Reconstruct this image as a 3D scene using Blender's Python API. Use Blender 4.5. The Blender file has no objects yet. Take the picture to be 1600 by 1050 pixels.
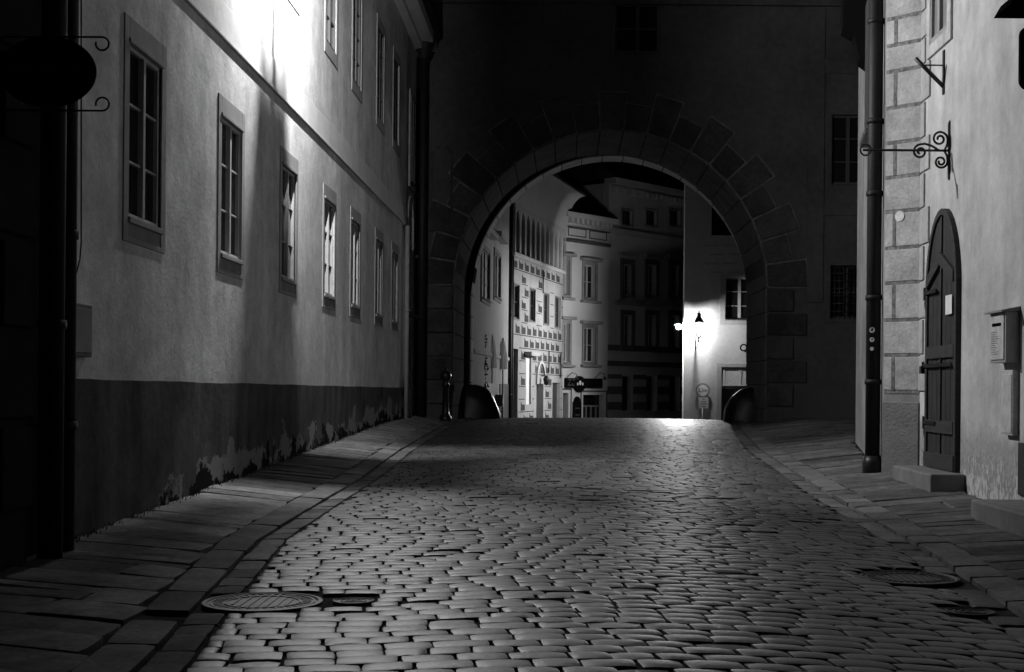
import bpy, bmesh, math, random
import numpy as np
from mathutils import Vector, Matrix
random.seed(7)
R = math.radians
C = bpy.context.scene.collection
sc = bpy.context.scene

# ------------------------------------------------------------------ camera
EYE = 1.3
ROLL = 0.0087
F_PX = 2100.0
VX, VY = 879.0, 605.0
cam_d = bpy.data.cameras.new("camera"); cam = bpy.data.objects.new("camera", cam_d); C.objects.link(cam)
cam_d.sensor_width = 36.0; cam_d.lens = 36.0 * F_PX / 1600.0
cam_d.shift_x = (800.0 - VX) / 1600.0; cam_d.shift_y = (VY - 525.0) / 1600.0
cam_d.clip_start = 0.1; cam_d.clip_end = 1000
cam.matrix_world = Matrix.Translation((0, 0, EYE)) @ Matrix.Rotation(R(90), 4, 'X') @ Matrix.Rotation(ROLL, 4, 'Z')
sc.camera = cam

# ------------------------------------------------------------------ world and exposure
w = bpy.data.worlds.new("World"); sc.world = w; w.use_nodes = True
nt = w.node_tree; nt.nodes.clear()
sky = nt.nodes.new('ShaderNodeTexSky'); sky.sky_type = 'NISHITA'; sky.sun_disc = False
sky.sun_elevation = R(-2); sky.sun_rotation = R(200)
bw = nt.nodes.new('ShaderNodeRGBToBW'); bg = nt.nodes.new('ShaderNodeBackground'); ow = nt.nodes.new('ShaderNodeOutputWorld')
bg.inputs['Strength'].default_value = 0.005
nt.links.new(sky.outputs[0], bw.inputs[0]); nt.links.new(bw.outputs[0], bg.inputs['Color']); nt.links.new(bg.outputs[0], ow.inputs[0])
sc.view_settings.view_transform = 'Standard'; sc.view_settings.look = 'None'
sc.view_settings.exposure = 0; sc.view_settings.gamma = 1
try: sc.view_settings.use_curve_mapping = False
except Exception: pass
sc.cycles.sample_clamp_indirect = 2.0
sc.cycles.sample_clamp_direct = 0.0
sc.cycles.caustics_reflective = False; sc.cycles.caustics_refractive = False
LAMP_NEAR = 222.0     # radiant intensity of the lantern on the left house (W/sr)
LAMP_FAR = 22.0      # lantern beyond the archway
LAMP_SMALL = 190.0

# ------------------------------------------------------------------ pixel helpers (photo pixels -> point on a real plane)
def ray(px, py):
    x, y = px - VX, py - VY
    xr = x * math.cos(ROLL) + y * math.sin(ROLL); yr = -x * math.sin(ROLL) + y * math.cos(ROLL)
    return xr / F_PX, -yr / F_PX
def at(px, py, Y):
    a, b = ray(px, py); return Vector((a * Y, Y, EYE + b * Y))
class Fr:
    """A wall plane: origin o, direction u along the wall, n out of the wall."""
    def __init__(s, o, u, n):
        s.o = Vector((o[0], o[1])); s.u = Vector(u).normalized(); s.n = Vector(n).normalized()
    def p(s, u, n, z):
        q = s.o + s.u * u + s.n * n; return (q.x, q.y, z)
    def hit(s, px, py, n=0.0):
        a, b = ray(px, py); o = s.o + s.n * n
        Y = (o.dot(s.n)) / (a * s.n.x + s.n.y)
        q = Vector((a * Y, Y)); return (q - o).dot(s.u), EYE + b * Y
    def rect(s, x0, y0, x1, y1, n=0.0):
        """u0,u1,z0,z1 from a pixel box (left/right px, top/bottom py at the middle)"""
        ua, _ = s.hit(x0, (y0 + y1) / 2, n); ub, _ = s.hit(x1, (y0 + y1) / 2, n)
        _, zt = s.hit((x0 + x1) / 2, y0, n); _, zb = s.hit((x0 + x1) / 2, y1, n)
        return min(ua, ub), max(ua, ub), zb, zt

# ------------------------------------------------------------------ materials
def mat(name, col, rough=.8, bump=None, var=None, metallic=0.0, streak=None, spec=.4, emit=None, island=0):
    m = bpy.data.materials.new(name); m.use_nodes = True; t = m.node_tree; N = t.nodes; L = t.links
    b = N['Principled BSDF']; b.inputs['Roughness'].default_value = rough; b.inputs['Metallic'].default_value = metallic
    b.inputs['Specular IOR Level'].default_value = 0 if rough >= .85 and spec == .4 else spec
    b.inputs['Base Color'].default_value = (col, col, col, 1)
    tc = N.new('ShaderNodeTexCoord')
    cur = None
    def mul(cur, fac_socket, lo, hi):
        mr = N.new('ShaderNodeMapRange'); mr.inputs['From Min'].default_value = .3; mr.inputs['From Max'].default_value = .7
        mr.inputs['To Min'].default_value = lo; mr.inputs['To Max'].default_value = hi
        L.new(fac_socket, mr.inputs['Value'])
        mm = N.new('ShaderNodeMath'); mm.operation = 'MULTIPLY'; L.new(mr.outputs[0], mm.inputs[0])
        if cur is None: mm.inputs[1].default_value = col
        else: L.new(cur, mm.inputs[1])
        return mm.outputs[0]
    if var:
        for sc_, am in (var if isinstance(var, list) else [var]):
            n = N.new('ShaderNodeTexNoise'); n.inputs['Scale'].default_value = sc_; n.inputs['Detail'].default_value = 6
            L.new(tc.outputs['Object'], n.inputs['Vector']); cur = mul(cur, n.outputs['Fac'], 1 - am, 1 + am)
    if streak:
        mp = N.new('ShaderNodeMapping'); mp.inputs['Scale'].default_value = streak[0]
        n = N.new('ShaderNodeTexNoise'); n.inputs['Scale'].default_value = 1; n.inputs['Detail'].default_value = 5
        L.new(tc.outputs['Object'], mp.inputs['Vector']); L.new(mp.outputs[0], n.inputs['Vector'])
        cur = mul(cur, n.outputs['Fac'], 1 - streak[1], 1 + streak[1])
    if island:
        gi = N.new('ShaderNodeNewGeometry'); mi = N.new('ShaderNodeMapRange'); mi.inputs['To Min'].default_value = 1 - island; mi.inputs['To Max'].default_value = 1 + island
        L.new(gi.outputs['Random Per Island'], mi.inputs['Value']); mm = N.new('ShaderNodeMath'); mm.operation = 'MULTIPLY'
        L.new(mi.outputs[0], mm.inputs[0]); L.new(cur, mm.inputs[1]); cur = mm.outputs[0]
    if cur is not None: L.new(cur, b.inputs['Base Color'])
    if bump:
        last = None
        for sc_, st, di in (bump if isinstance(bump, list) else [bump]):
            n = N.new('ShaderNodeTexNoise'); n.inputs['Scale'].default_value = sc_; n.inputs['Detail'].default_value = 7
            n.inputs['Roughness'].default_value = .6
            L.new(tc.outputs['Object'], n.inputs['Vector'])
            bp = N.new('ShaderNodeBump'); bp.inputs['Strength'].default_value = st; bp.inputs['Distance'].default_value = di
            L.new(n.outputs['Fac'], bp.inputs['Height'])
            if last: L.new(last, bp.inputs['Normal'])
            last = bp.outputs[0]
        L.new(last, b.inputs['Normal'])
    if emit:
        b.inputs['Emission Color'].default_value = (1, 1, 1, 1); b.inputs['Emission Strength'].default_value = emit
    m['col'] = col
    return m

def mask_over(m, col2, build):
    """mix a second paint/plaster colour in where build(N,L) gives 1"""
    t = m.node_tree; N, L = t.nodes, t.links; b = N['Principled BSDF']; s = b.inputs['Base Color']
    fac = build(N, L); mx = N.new('ShaderNodeMix'); mx.data_type = 'FLOAT'
    if s.is_linked: L.new(s.links[0].from_socket, mx.inputs[2])
    else: mx.inputs[2].default_value = m['col']
    mx.inputs[3].default_value = col2; L.new(fac, mx.inputs[0]); L.new(mx.outputs[0], s)

def noise_edge(a, bY, amp, scale, offs=0.0, yr=None, soft=.02):
    """1 where height above the sloping ground is below a ragged line"""
    def f(N, L):
        g = N.new('ShaderNodeNewGeometry'); sp = N.new('ShaderNodeSeparateXYZ'); L.new(g.outputs['Position'], sp.inputs[0])
        gy = N.new('ShaderNodeMath'); gy.operation = 'MULTIPLY_ADD'; L.new(sp.outputs['Y'], gy.inputs[0]); gy.inputs[1].default_value = bY; gy.inputs[2].default_value = a
        h = N.new('ShaderNodeMath'); h.operation = 'SUBTRACT'; L.new(sp.outputs['Z'], h.inputs[0]); L.new(gy.outputs[0], h.inputs[1])
        mp = N.new('ShaderNodeMapping'); mp.inputs['Scale'].default_value = scale; L.new(g.outputs['Position'], mp.inputs['Vector'])
        n = N.new('ShaderNodeTexNoise'); n.inputs['Scale'].default_value = 1; n.inputs['Detail'].default_value = 8; n.inputs['Roughness'].default_value = .65
        L.new(mp.outputs[0], n.inputs['Vector'])
        e = N.new('ShaderNodeMath'); e.operation = 'MULTIPLY_ADD'; L.new(n.outputs['Fac'], e.inputs[0]); e.inputs[1].default_value = amp; e.inputs[2].default_value = offs
        df_ = N.new('ShaderNodeMath'); df_.operation = 'SUBTRACT'; L.new(e.outputs[0], df_.inputs[0]); L.new(h.outputs[0], df_.inputs[1])
        c = N.new('ShaderNodeMapRange'); c.inputs['From Min'].default_value = -soft; c.inputs['From Max'].default_value = soft; L.new(df_.outputs[0], c.inputs['Value'])
        if yr is None: return c.outputs[0]
        lt = N.new('ShaderNodeMath'); lt.operation = 'GREATER_THAN'; L.new(sp.outputs[yr[0]], lt.inputs[0]); lt.inputs[1].default_value = yr[1]
        mm = N.new('ShaderNodeMath'); mm.operation = 'MULTIPLY'; L.new(c.outputs[0], mm.inputs[0]); L.new(lt.outputs[0], mm.inputs[1])
        return mm.outputs[0]
    return f

M = {}
M['plaster_left'] = mat('painted_plaster', .52, .85, [(26, .6, .008), (5, .35, .012), (1.6, .35, .03)], [(1.0, .2), (4.5, .14), (16, .08), (50, .06)], streak=((2.0, 2.0, .35), .13))
M['plaster_right'] = mat('lime_plaster', .46, .85, [(18, .45, .012), (2.5, .5, .03)], [(.7, .16), (2.4, .12), (7, .08), (40, .05)], streak=((3, 3, .5), .13))
mask_over(M['plaster_right'], .34, noise_edge(-.05, .03, .9, (1.3, 3, 2), .05, soft=.09))
mask_over(M['plaster_right'], .24, noise_edge(-.05, .03, 2.6, (9, 26, 15), -1.15, soft=.1))
mask_over(M['plaster_right'], .5, noise_edge(-.05, .03, 2.6, (5, 19, 9), -1.3, soft=.08))
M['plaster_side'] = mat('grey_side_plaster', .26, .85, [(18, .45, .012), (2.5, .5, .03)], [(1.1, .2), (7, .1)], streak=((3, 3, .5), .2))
M['string'] = mat('string_course_plaster', .58, .85, (14, .3, .012), (3, .08))
M['dado'] = mat('dado_paint', .085, .9, [(12, .35, .01), (3, .35, .02)], [(1.5, .25), (9, .12)], streak=((3, 3, .6), .3))
mask_over(M['dado'], .21, noise_edge(-.13, .025, 2.3, (0, 1.1, 1.7), -.95, ('Y', 12.3)))
mask_over(M['dado'], .02, noise_edge(-.13, .025, 1.7, (0, 1.7, 2.2), -.76, ('Y', 12.3)))
M['trim'] = mat('grey_trim', .30, .9, (25, .25, .006), [(4, .12)])
M['apron'] = mat('dark_grey_trim', .22, .9, (25, .25, .006), [(4, .15)])
M['sash'] = mat('white_sash_paint', .45, .85, (40, .15, .003), (8, .1))
M['darkwood'] = mat('dark_window_paint', .05, .5, (40, .15, .003))
M['glass'] = mat('window_glass', .012, .08, (1.5, .05, .02), spec=.6)
M['pane_light'] = mat('painted_reflection_pane', .24, .3, None, (3, .15))  # grey reflection on the pane is put into the base colour
M['curtain'] = mat('drawn_curtain', .13, .8, None, (4, .2), streak=((9, 9, .5), .3))
M['black_iron'] = mat('black_iron', .018, .42, (60, .2, .002), metallic=.3)
M['zinc'] = mat('painted_downpipe', .014, .6, (30, .1, .002), (3, .3), spec=.25)
M['sett'] = mat('granite_sett', .062, .5, [(70, .6, .003), (14, .5, .006)], [(3.2, .2), (.5, .2), (30, .22)], spec=.3, island=.33)
M['flag_dark'] = mat('worn_flagstone', .15, .9, [(30, .5, .004), (5, .4, .012)], [(1.6, .25), (6, .25), (22, .2)], island=.3)
M['flag'] = mat('flagstone', .11, .87, [(30, .5, .004), (5, .4, .015)], [(1.6, .25), (6, .25), (22, .2)], island=.3)
M['kerb'] = mat('granite_kerb', .125, .86, [(35, .5, .004), (6, .4, .012)], [(2.3, .25), (26, .2)], island=.25)
M['dirt'] = mat('joint_dirt', .035, .95, (20, .8, .02), (5, .4))
M['cover'] = mat('cast_iron_cover', .035, .6, (70, .4, .003), (12, .3), metallic=.5)
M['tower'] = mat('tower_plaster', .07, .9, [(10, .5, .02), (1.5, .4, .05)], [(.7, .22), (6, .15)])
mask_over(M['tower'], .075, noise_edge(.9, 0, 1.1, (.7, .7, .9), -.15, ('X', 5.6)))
M['inner_dark'] = mat('dark_inner_wall', .03, .9, (10, .5, .02), (2, .2))  # darker than the tower front
M['margin'] = mat('voussoir_margin', .125, .9, (14, .5, .01), [(2, .4), (9, .3)])
M['inner_ring'] = mat('lamplit_inner_ashlar', .5, .9, (14, .4, .01), [(2, .2)])  # lamplight on the inner rim is put into this pale colour
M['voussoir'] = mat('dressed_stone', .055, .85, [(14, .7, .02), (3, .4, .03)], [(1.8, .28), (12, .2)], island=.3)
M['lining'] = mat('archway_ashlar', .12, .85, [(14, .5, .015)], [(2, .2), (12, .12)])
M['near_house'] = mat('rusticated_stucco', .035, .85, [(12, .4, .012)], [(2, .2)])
M['roof'] = mat('roof_tiles', .04, .9, (8, .5, .03), (4, .3))
M['wood'] = mat('weathered_door_wood', .02, .75, [(50, .3, .003)], [(3, .25)], streak=((30, 30, 1.2), .4))
M['wood2'] = mat('door_batten_wood', .026, .75, [(50, .3, .003)], [(5, .25)], streak=((2, 2, 25), .3))
M['paper'] = mat('white_paper', .7, .7, (60, .1, .001), (20, .12))
M['box_paint'] = mat('grey_metal_paint', .34, .5, (50, .15, .002), (8, .12))
M['cab_paint'] = mat('scuffed_cabinet_paint', .45, .7, (30, .3, .003), [(9, .2), (40, .12)])
M['quoin'] = mat('quoin_plaster', .44, .85, [(26, .8, .012), (4, .5, .02)], [(2.2, .2), (9, .15), (30, .12)], island=.1)
M['quoin_side'] = mat('side_quoin_plaster', .36, .85, [(22, .5, .01), (3, .3, .02)], [(2.2, .12), (16, .12)])
M['joint'] = mat('painted_joint', .19, .85, (40, .3, .004), [(5, .3), (22, .45)])
M['plinth'] = mat('rough_cast_plinth', .20, .95, [(28, .9, .02)], [(6, .12)])
M['step'] = mat('step_stone', .16, .7, [(30, .5, .005)], [(5, .22)])
M['house_white'] = mat('far_white_plaster', .42, .85, (8, .3, .02), [(1, .08), (6, .06)])
M['house_cream'] = mat('far_cream_plaster', .50, .85, (8, .3, .02), [(1, .07)])
M['house_dark'] = mat('far_dark_plaster', .42, .85, (8, .3, .02), [(1, .12)])
M['band'] = mat('dark_plaster_band', .09, .85, (12, .4, .02), (3, .15))
M['sgraffito_light'] = mat('sgraffito_ground', .34, .85, (8, .3, .02), [(1.2, .12), (7, .08)])
M['sgraffito_dark'] = mat('sgraffito_scratch', .07, .85, (12, .3, .01), (4, .25))
M['lit_wall'] = mat('right_far_plaster', .55, .85, (8, .3, .02), [(1.1, .08), (7, .06)])
M['arcade_back'] = mat('arcade_dark_paint', .10, .9, None, (3, .2))
M['sign_black'] = mat('black_sign_paint', .006, .9)
M['sign_letter'] = mat('faded_lettering', .07, .6)
M['sign_white'] = mat('white_enamel', .75, .4, None, (20, .1))
M['sign_ring'] = mat('sign_rim_paint', .25, .4)
M['cloth'] = mat('parasol_canvas', .85, .8, (30, .3, .01), (6, .1))
M['leaf'] = mat('dark_leaf', .04, .6, None, (5, .3))
M['weed'] = mat('weed_leaf', .05, .7, None, (5, .3))
M['terracotta'] = mat('plant_pot', .1, .8)
M['blind'] = mat('frosted_transom_glass', .45, .4, None, (10, .12))
M['guard'] = mat('guard_stone', .012, .4, [(9, .4, .02)], (4, .2))
M['sticker'] = mat('round_sticker', .45, .5, None, (40, .3))
def lantern_glass():
    m = bpy.data.materials.new('lantern_glass'); m.use_nodes = True; N = m.node_tree.nodes; L = m.node_tree.links; N.clear()
    tr = N.new('ShaderNodeBsdfTransparent'); gl = N.new('ShaderNodeBsdfGlossy'); gl.inputs['Roughness'].default_value = .1
    gl.inputs['Color'].default_value = (.8, .8, .8, 1); mx = N.new('ShaderNodeMixShader'); mx.inputs[0].default_value = .06
    tr.inputs['Color'].default_value = (.95, .95, .95, 1); o = N.new('ShaderNodeOutputMaterial')
    L.new(tr.outputs[0], mx.inputs[1]); L.new(gl.outputs[0], mx.inputs[2]); L.new(mx.outputs[0], o.inputs[0]); return m
M['lantern_glass'] = lantern_glass()

def thin_cloth():
    m = M['cloth']; N = m.node_tree.nodes; L = m.node_tree.links; p = N['Principled BSDF']; o = [n for n in N if n.type == 'OUTPUT_MATERIAL'][0]
    tl = N.new('ShaderNodeBsdfTranslucent'); tl.inputs[0].default_value = (.8, .8, .8, 1); mx = N.new('ShaderNodeMixShader'); mx.inputs[0].default_value = .5
    L.new(p.outputs[0], mx.inputs[1]); L.new(tl.outputs[0], mx.inputs[2]); L.new(mx.outputs[0], o.inputs[0])
thin_cloth()
# ------------------------------------------------------------------ mesh builder
class MB:
    def __init__(s): s.v = []; s.f = []; s.smooth = []
    def add(s, vs, fs, smooth=False):
        b = len(s.v); s.v += [tuple(v) for v in vs]
        for f in fs: s.f.append([i + b for i in f]); s.smooth.append(smooth)
        return s
    def hexa(s, p):   # 8 points: bottom 4 then top 4
        return s.add(p, [(0, 3, 2, 1), (4, 5, 6, 7), (0, 1, 5, 4), (1, 2, 6, 5), (2, 3, 7, 6), (3, 0, 4, 7)])
    def box(s, x0, x1, y0, y1, z0, z1):
        return s.hexa([(x0, y0, z0), (x1, y0, z0), (x1, y1, z0), (x0, y1, z0), (x0, y0, z1), (x1, y0, z1), (x1, y1, z1), (x0, y1, z1)])
    def fb(s, F, u0, u1, n0, n1, z0, z1):
        return s.hexa([F.p(u0, n0, z0), F.p(u1, n0, z0), F.p(u1, n1, z0), F.p(u0, n1, z0), F.p(u0, n0, z1), F.p(u1, n0, z1), F.p(u1, n1, z1), F.p(u0, n1, z1)])
    def fpoly(s, F, pts, n0, n1):     # polygon in (u,z), extruded along n
        k = len(pts); vs = [F.p(u, n0, z) for u, z in pts] + [F.p(u, n1, z) for u, z in pts]
        fs = [tuple(range(k))[::-1], tuple(range(k, 2 * k))] + [(i, (i + 1) % k, k + (i + 1) % k, k + i) for i in range(k)]
        return s.add(vs, fs)
    def tube(s, path, r, seg=8, cap=True):
        path = [Vector(p) for p in path]; n = len(path); rs = r if isinstance(r, (list, tuple)) else [r] * n
        vs = []; up = Vector((0.13, 0.31, 0.94)); prev = None
        for i, p in enumerate(path):
            t = (path[min(i + 1, n - 1)] - path[max(i - 1, 0)]).normalized()
            a = t.cross(up) if prev is None else prev - t * prev.dot(t)
            if a.length < 1e-4: a = t.cross(Vector((1, 0, 0)))
            a.normalize(); prev = a; b = t.cross(a)
            for k in range(seg):
                th = 2 * math.pi * k / seg; vs.append(p + (a * math.cos(th) + b * math.sin(th)) * rs[i])
        fs = [(i * seg + k, i * seg + (k + 1) % seg, (i + 1) * seg + (k + 1) % seg, (i + 1) * seg + k) for i in range(n - 1) for k in range(seg)]
        if cap: fs += [tuple(range(seg))[::-1], tuple((n - 1) * seg + k for k in range(seg))]
        return s.add(vs, fs, True)
    def lathe(s, c, prof, seg=16, smooth=True):   # prof: (r,z) from bottom to top
        vs = []
        for r, z in prof:
            for k in range(seg):
                th = 2 * math.pi * k / seg; vs.append((c[0] + r * math.cos(th), c[1] + r * math.sin(th), c[2] + z))
        n = len(prof)
        fs = [(i * seg + k, i * seg + (k + 1) % seg, (i + 1) * seg + (k + 1) % seg, (i + 1) * seg + k) for i in range(n - 1) for k in range(seg)]
        fs += [tuple(range(seg))[::-1], tuple((n - 1) * seg + k for k in range(seg))]
        return s.add(vs, fs, smooth)
    def build(s, name, m, parent=None, loc=None, bevel=0, recalc=True):
        me = bpy.data.meshes.new(name)
        org = Vector((0, 0, 0))
        if loc is not None: org = Vector(loc)
        q = parent
        while q is not None: org = org + q.location; q = q.parent
        me.from_pydata([tuple(Vector(v) - org) for v in s.v], [], s.f)
        me.polygons.foreach_set('use_smooth', s.smooth)
        if recalc:
            bm = bmesh.new(); bm.from_mesh(me); bmesh.ops.recalc_face_normals(bm, faces=bm.faces); bm.to_mesh(me); bm.free()
        me.materials.append(m)
        o = bpy.data.objects.new(name, me); C.objects.link(o)
        if parent: o.parent = parent
        if loc is not None: o.location = loc
        if bevel:
            b = o.modifiers.new('bevel', 'BEVEL'); b.width = bevel; b.segments = 2; b.limit_method = 'ANGLE'
        return o
def tag(o, label=None, cat=None, group=None, kind=None):
    if label: o['label'] = label
    if cat: o['category'] = cat
    if group: o['group'] = group
    if kind: o['kind'] = kind
    return o
def thing(name, loc, label, cat, group=None):
    o = bpy.data.objects.new(name, None); C.objects.link(o); o.location = loc; o.empty_display_size = .2
    return tag(o, label, cat, group)
def copy_part(o, parent, off):
    c = o.copy(); C.objects.link(c); c.parent = parent; c.location = Vector(o.location) + Vector(off)
    for ch in o.children:
        d = ch.copy(); C.objects.link(d); d.parent = c
    return c

def wall(mb, F, u0, u1, z0, z1, opens, depth=.3, front=0.0):
    """slab with openings; opens: (ua, ub, zbottom, topfunc or number, segments)"""
    ops = []
    bp = {u0, u1}
    for o in opens:
        ua, ub, zb, top = o[:4]; seg = o[4] if len(o) > 4 else 1
        tf = top if callable(top) else (lambda u, t=top: t)
        ops.append((ua, ub, zb, tf))
        for i in range(seg + 1): bp.add(ua + (ub - ua) * i / seg)
    B = sorted(b for b in bp if u0 <= b <= u1); nb = front - depth
    def q(a, b, c, d): mb.add([a, b, c, d], [(0, 1, 2, 3)])
    for a, b in zip(B[:-1], B[1:]):
        if b - a < 1e-6: continue
        mid = (a + b) / 2
        cov = sorted([o for o in ops if o[0] < mid < o[1]], key=lambda o: o[2])
        la, lb = z0, z0
        for o in cov + [None]:
            ha, hb = (z1, z1) if o is None else (max(o[2], z0), max(o[2], z0))
            if ha - la > 1e-6 or hb - lb > 1e-6:
                for n in (front, nb): q(F.p(a, n, la), F.p(b, n, lb), F.p(b, n, hb), F.p(a, n, ha))
            if o is not None:
                if o[2] > z0: q(F.p(a, front, o[2]), F.p(b, front, o[2]), F.p(b, nb, o[2]), F.p(a, nb, o[2]))
                la, lb = o[3](a + 1e-9), o[3](b - 1e-9)
                q(F.p(a, front, la), F.p(b, front, lb), F.p(b, nb, lb), F.p(a, nb, la))
        q(F.p(a, front, z1), F.p(b, front, z1), F.p(b, nb, z1), F.p(a, nb, z1))
    for ua, ub, zb, tf in ops:
        for e, uu in ((ua, ua + 1e-9), (ub, ub - 1e-9)):
            t = tf(uu); zz = max(zb, z0)
            if t > zz: q(F.p(e, front, zz), F.p(e, front, t), F.p(e, nb, t), F.p(e, nb, zz))
    for e in (u0, u1): q(F.p(e, front, z0), F.p(e, front, z1), F.p(e, nb, z1), F.p(e, nb, z0))

def window(F, u0, u1, z0, z1, parent, rec=.1, cols=2, rows=3, fr=.05, bar=.025, sur=(.12, .12, .12), proud=.03,
           m_sur='trim', m_sash='sash', sill=True, hood=False, m_sill='trim', apron=False, name='window', sp=.06, m_pane='glass'):
    s, sb, st = sur; mb = MB()
    mb.fb(F, u0 - s, u0, -.02, proud, z0 - sb, z1 + st); mb.fb(F, u1, u1 + s, -.02, proud, z0 - sb, z1 + st)
    mb.fb(F, u0, u1, -.02, proud, z1, z1 + st)
    if not apron: mb.fb(F, u0, u1, -.02, proud, z0 - sb, z0)
    else:
        mb.fb(F, u0, u1, -.02, proud, z0 - sb, z0 - sb + .045)
    W = mb.build(name, M[m_sur], parent, bevel=.004)
    if apron: MB().fb(F, u0, u1, -.02, proud - .008, z0 - sb + .045, z0).build('apron', M['apron'], W)
    # head panel drawn darker, a thin raised rim
    k = MB(); n0, n1 = -rec, -rec + .05
    k.fb(F, u0, u0 + fr, n0, n1, z0, z1); k.fb(F, u1 - fr, u1, n0, n1, z0, z1)
    k.fb(F, u0 + fr, u1 - fr, n0, n1, z0, z0 + fr * 1.3); k.fb(F, u0 + fr, u1 - fr, n0, n1, z1 - fr, z1)
    w_ = (u1 - u0 - 2 * fr)
    for i in range(1, cols):
        c = u0 + fr + w_ * i / cols; k.fb(F, c - fr * .8, c + fr * .8, n0, min(n1 + .03, -.004) if rec > .055 else n1 + .005, z0 + fr * 1.3, z1 - fr)
    for j in range(1, rows):
        zc = z0 + (z1 - z0) * j / rows
        for i in range(cols):
            a = u0 + fr + w_ * i / cols + (fr * .8 if i else 0); b = u0 + fr + w_ * (i + 1) / cols - (fr * .8 if i < cols - 1 else 0)
            k.fb(F, a, b, n0 + .005, n1 - .01, zc - bar / 2, zc + bar / 2)
    k.build('sash', M[m_sash], W)
    MB().fb(F, u0, u1, -rec - .03, -rec + .015, z0, z1).build('pane', M[m_pane], W)
    if sill: MB().fb(F, u0 - .02, u1 + .02, -.03, proud + sp, z0 - .045, z0 + .004).build('sill', M[m_sill], W, bevel=.006)
    if hood: MB().fb(F, u0 - .03, u1 + .03, -.03, proud + sp * .8, z1 - .004, z1 + .035).build('hood', M[m_sill], W, bevel=.005)
    return W

# ------------------------------------------------------------------ ground
ip = np.interp
def cZ(Y): return ip(Y, [0, 6, 8, 10.7, 16, 21, 30, 37, 39, 45, 54, 65, 90], [-.06, 0, .03, .06, .17, .28, .385, .405, .385, .1, -.95, -1.7, -2])
def wl(Y): return ip(Y, [0, 6, 9.5, 16, 28, 34, 38, 45, 54, 65, 90], [0, .05, .11, .26, .53, .56, .53, .15, -.85, -1.6, -2])
def wr(Y): return ip(Y, [0, 6, 11, 12.3, 14.3, 16.3, 22, 30, 34, 38, 45, 54, 65, 90], [.02, .07, .13, .16, .23, .29, .48, .56, .57, .53, .15, -.85, -1.6, -2])
def XL(Y): return ip(Y, [0, 6, 8, 10.7, 13, 16, 21, 31, 35, 38, 60], [-1.7, -1.9, -2.12, -2.40, -2.42, -2.42, -2.55, -2.75, -2.6, -2.35, -2.2])
def XR(Y): return ip(Y, [0, 6, 7.5, 10.3, 15.3, 22, 30, 34, 38, 60], [2.35, 2.48, 2.6, 2.82, 2.95, 3.25, 4.0, 4.45, 4.7, 5])
def g(X, Y):
    a, b = XL(Y), XR(Y); c = cZ(Y)
    if X < a:
        t = min(1, max(0, (a - X) / (a + 3.7))); return c + (wl(Y) - c) * t
    if X > b:
        w_ = ip(Y, [0, 16, 22, 34], [4.3, 4.3, 5.0, 6]); t = min(1, max(0, (X - b) / (w_ - b))); return c + (wr(Y) - c) * t
    m = (a + b) / 2; h = (b - a) / 2; return c + .035 * (1 - ((X - m) / h) ** 2)

mb = MB()
xs = list(np.arange(-8, 12.01, .25)); ys = list(np.arange(-4, 70.01, .4))
xs = [-150, -60, -20] + xs + [20, 60, 150]; ys = [-100, -30] + ys + [90, 150, 250]
idx = []
for y in ys:
    for x in xs: mb.v.append((x, y, g(x, y) - .021))
nx = len(xs)
for j in range(len(ys) - 1):
    for i in range(nx - 1):
        mb.f.append([j * nx + i, j * nx + i + 1, (j + 1) * nx + i + 1, (j + 1) * nx + i]); mb.smooth.append(True)
tag(mb.build('ground', M['dirt'], recalc=False), kind='structure')

rnd = random.random
def stone(mb, c4, lift, drop, p, nu, nv, cr, tilt=.0, rough=0.0):
    """one paving stone: c4 corners (x,y) counter-clockwise; rounded top"""
    a, b, c, d = [Vector(q) for q in c4]
    t1, t2 = (rnd() - .5) * tilt, (rnd() - .5) * tilt
    vs = []; grid = []
    GR = {3: (-1, 0, 1), 4: (-1, -.7, .7, 1), 5: (-1, -.88, 0, .88, 1), 6: (-1, -.84, -.3, .3, .84, 1), 7: (-1, -.93, -.5, 0, .5, .93, 1)}
    us, vv = GR[nu], GR[nv]
    for v in vv:
        for u in us:
            k = cr * (abs(u) * abs(v)) ** 3
            uu, ww = u * (1 - k), v * (1 - k); s_, t_ = (uu + 1) / 2, (ww + 1) / 2
            q = a * (1 - s_) * (1 - t_) + b * s_ * (1 - t_) + c * s_ * t_ + d * (1 - s_) * t_
            z = g(q.x, q.y) + lift - drop * (abs(u) ** p + abs(v) ** p) + t1 * u + t2 * v + (rnd() - .5) * rough
            vs.append((q.x, q.y, z))
    fs = [(j * nu + i, j * nu + i + 1, (j + 1) * nu + i + 1, (j + 1) * nu + i) for j in range(nv - 1) for i in range(nu - 1)]
    ring = [i for i in range(nu)] + [j * nu + nu - 1 for j in range(1, nv)] + [(nv - 1) * nu + i for i in range(nu - 2, -1, -1)] + [j * nu for j in range(nv - 2, 0, -1)]
    mb.add(vs, fs, True)
    cx = sum(v[0] for v in vs) / len(vs); cy = sum(v[1] for v in vs) / len(vs); m = len(ring)
    up_ = [vs[i] for i in ring]; dn_ = [(x + (x - cx) * .015, y + (y - cy) * .015, z - .06) for x, y, z in up_]
    mb.add(up_ + dn_, [((i + 1) % m, i, m + i, m + (i + 1) % m) for i in range(m)], False)

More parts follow.
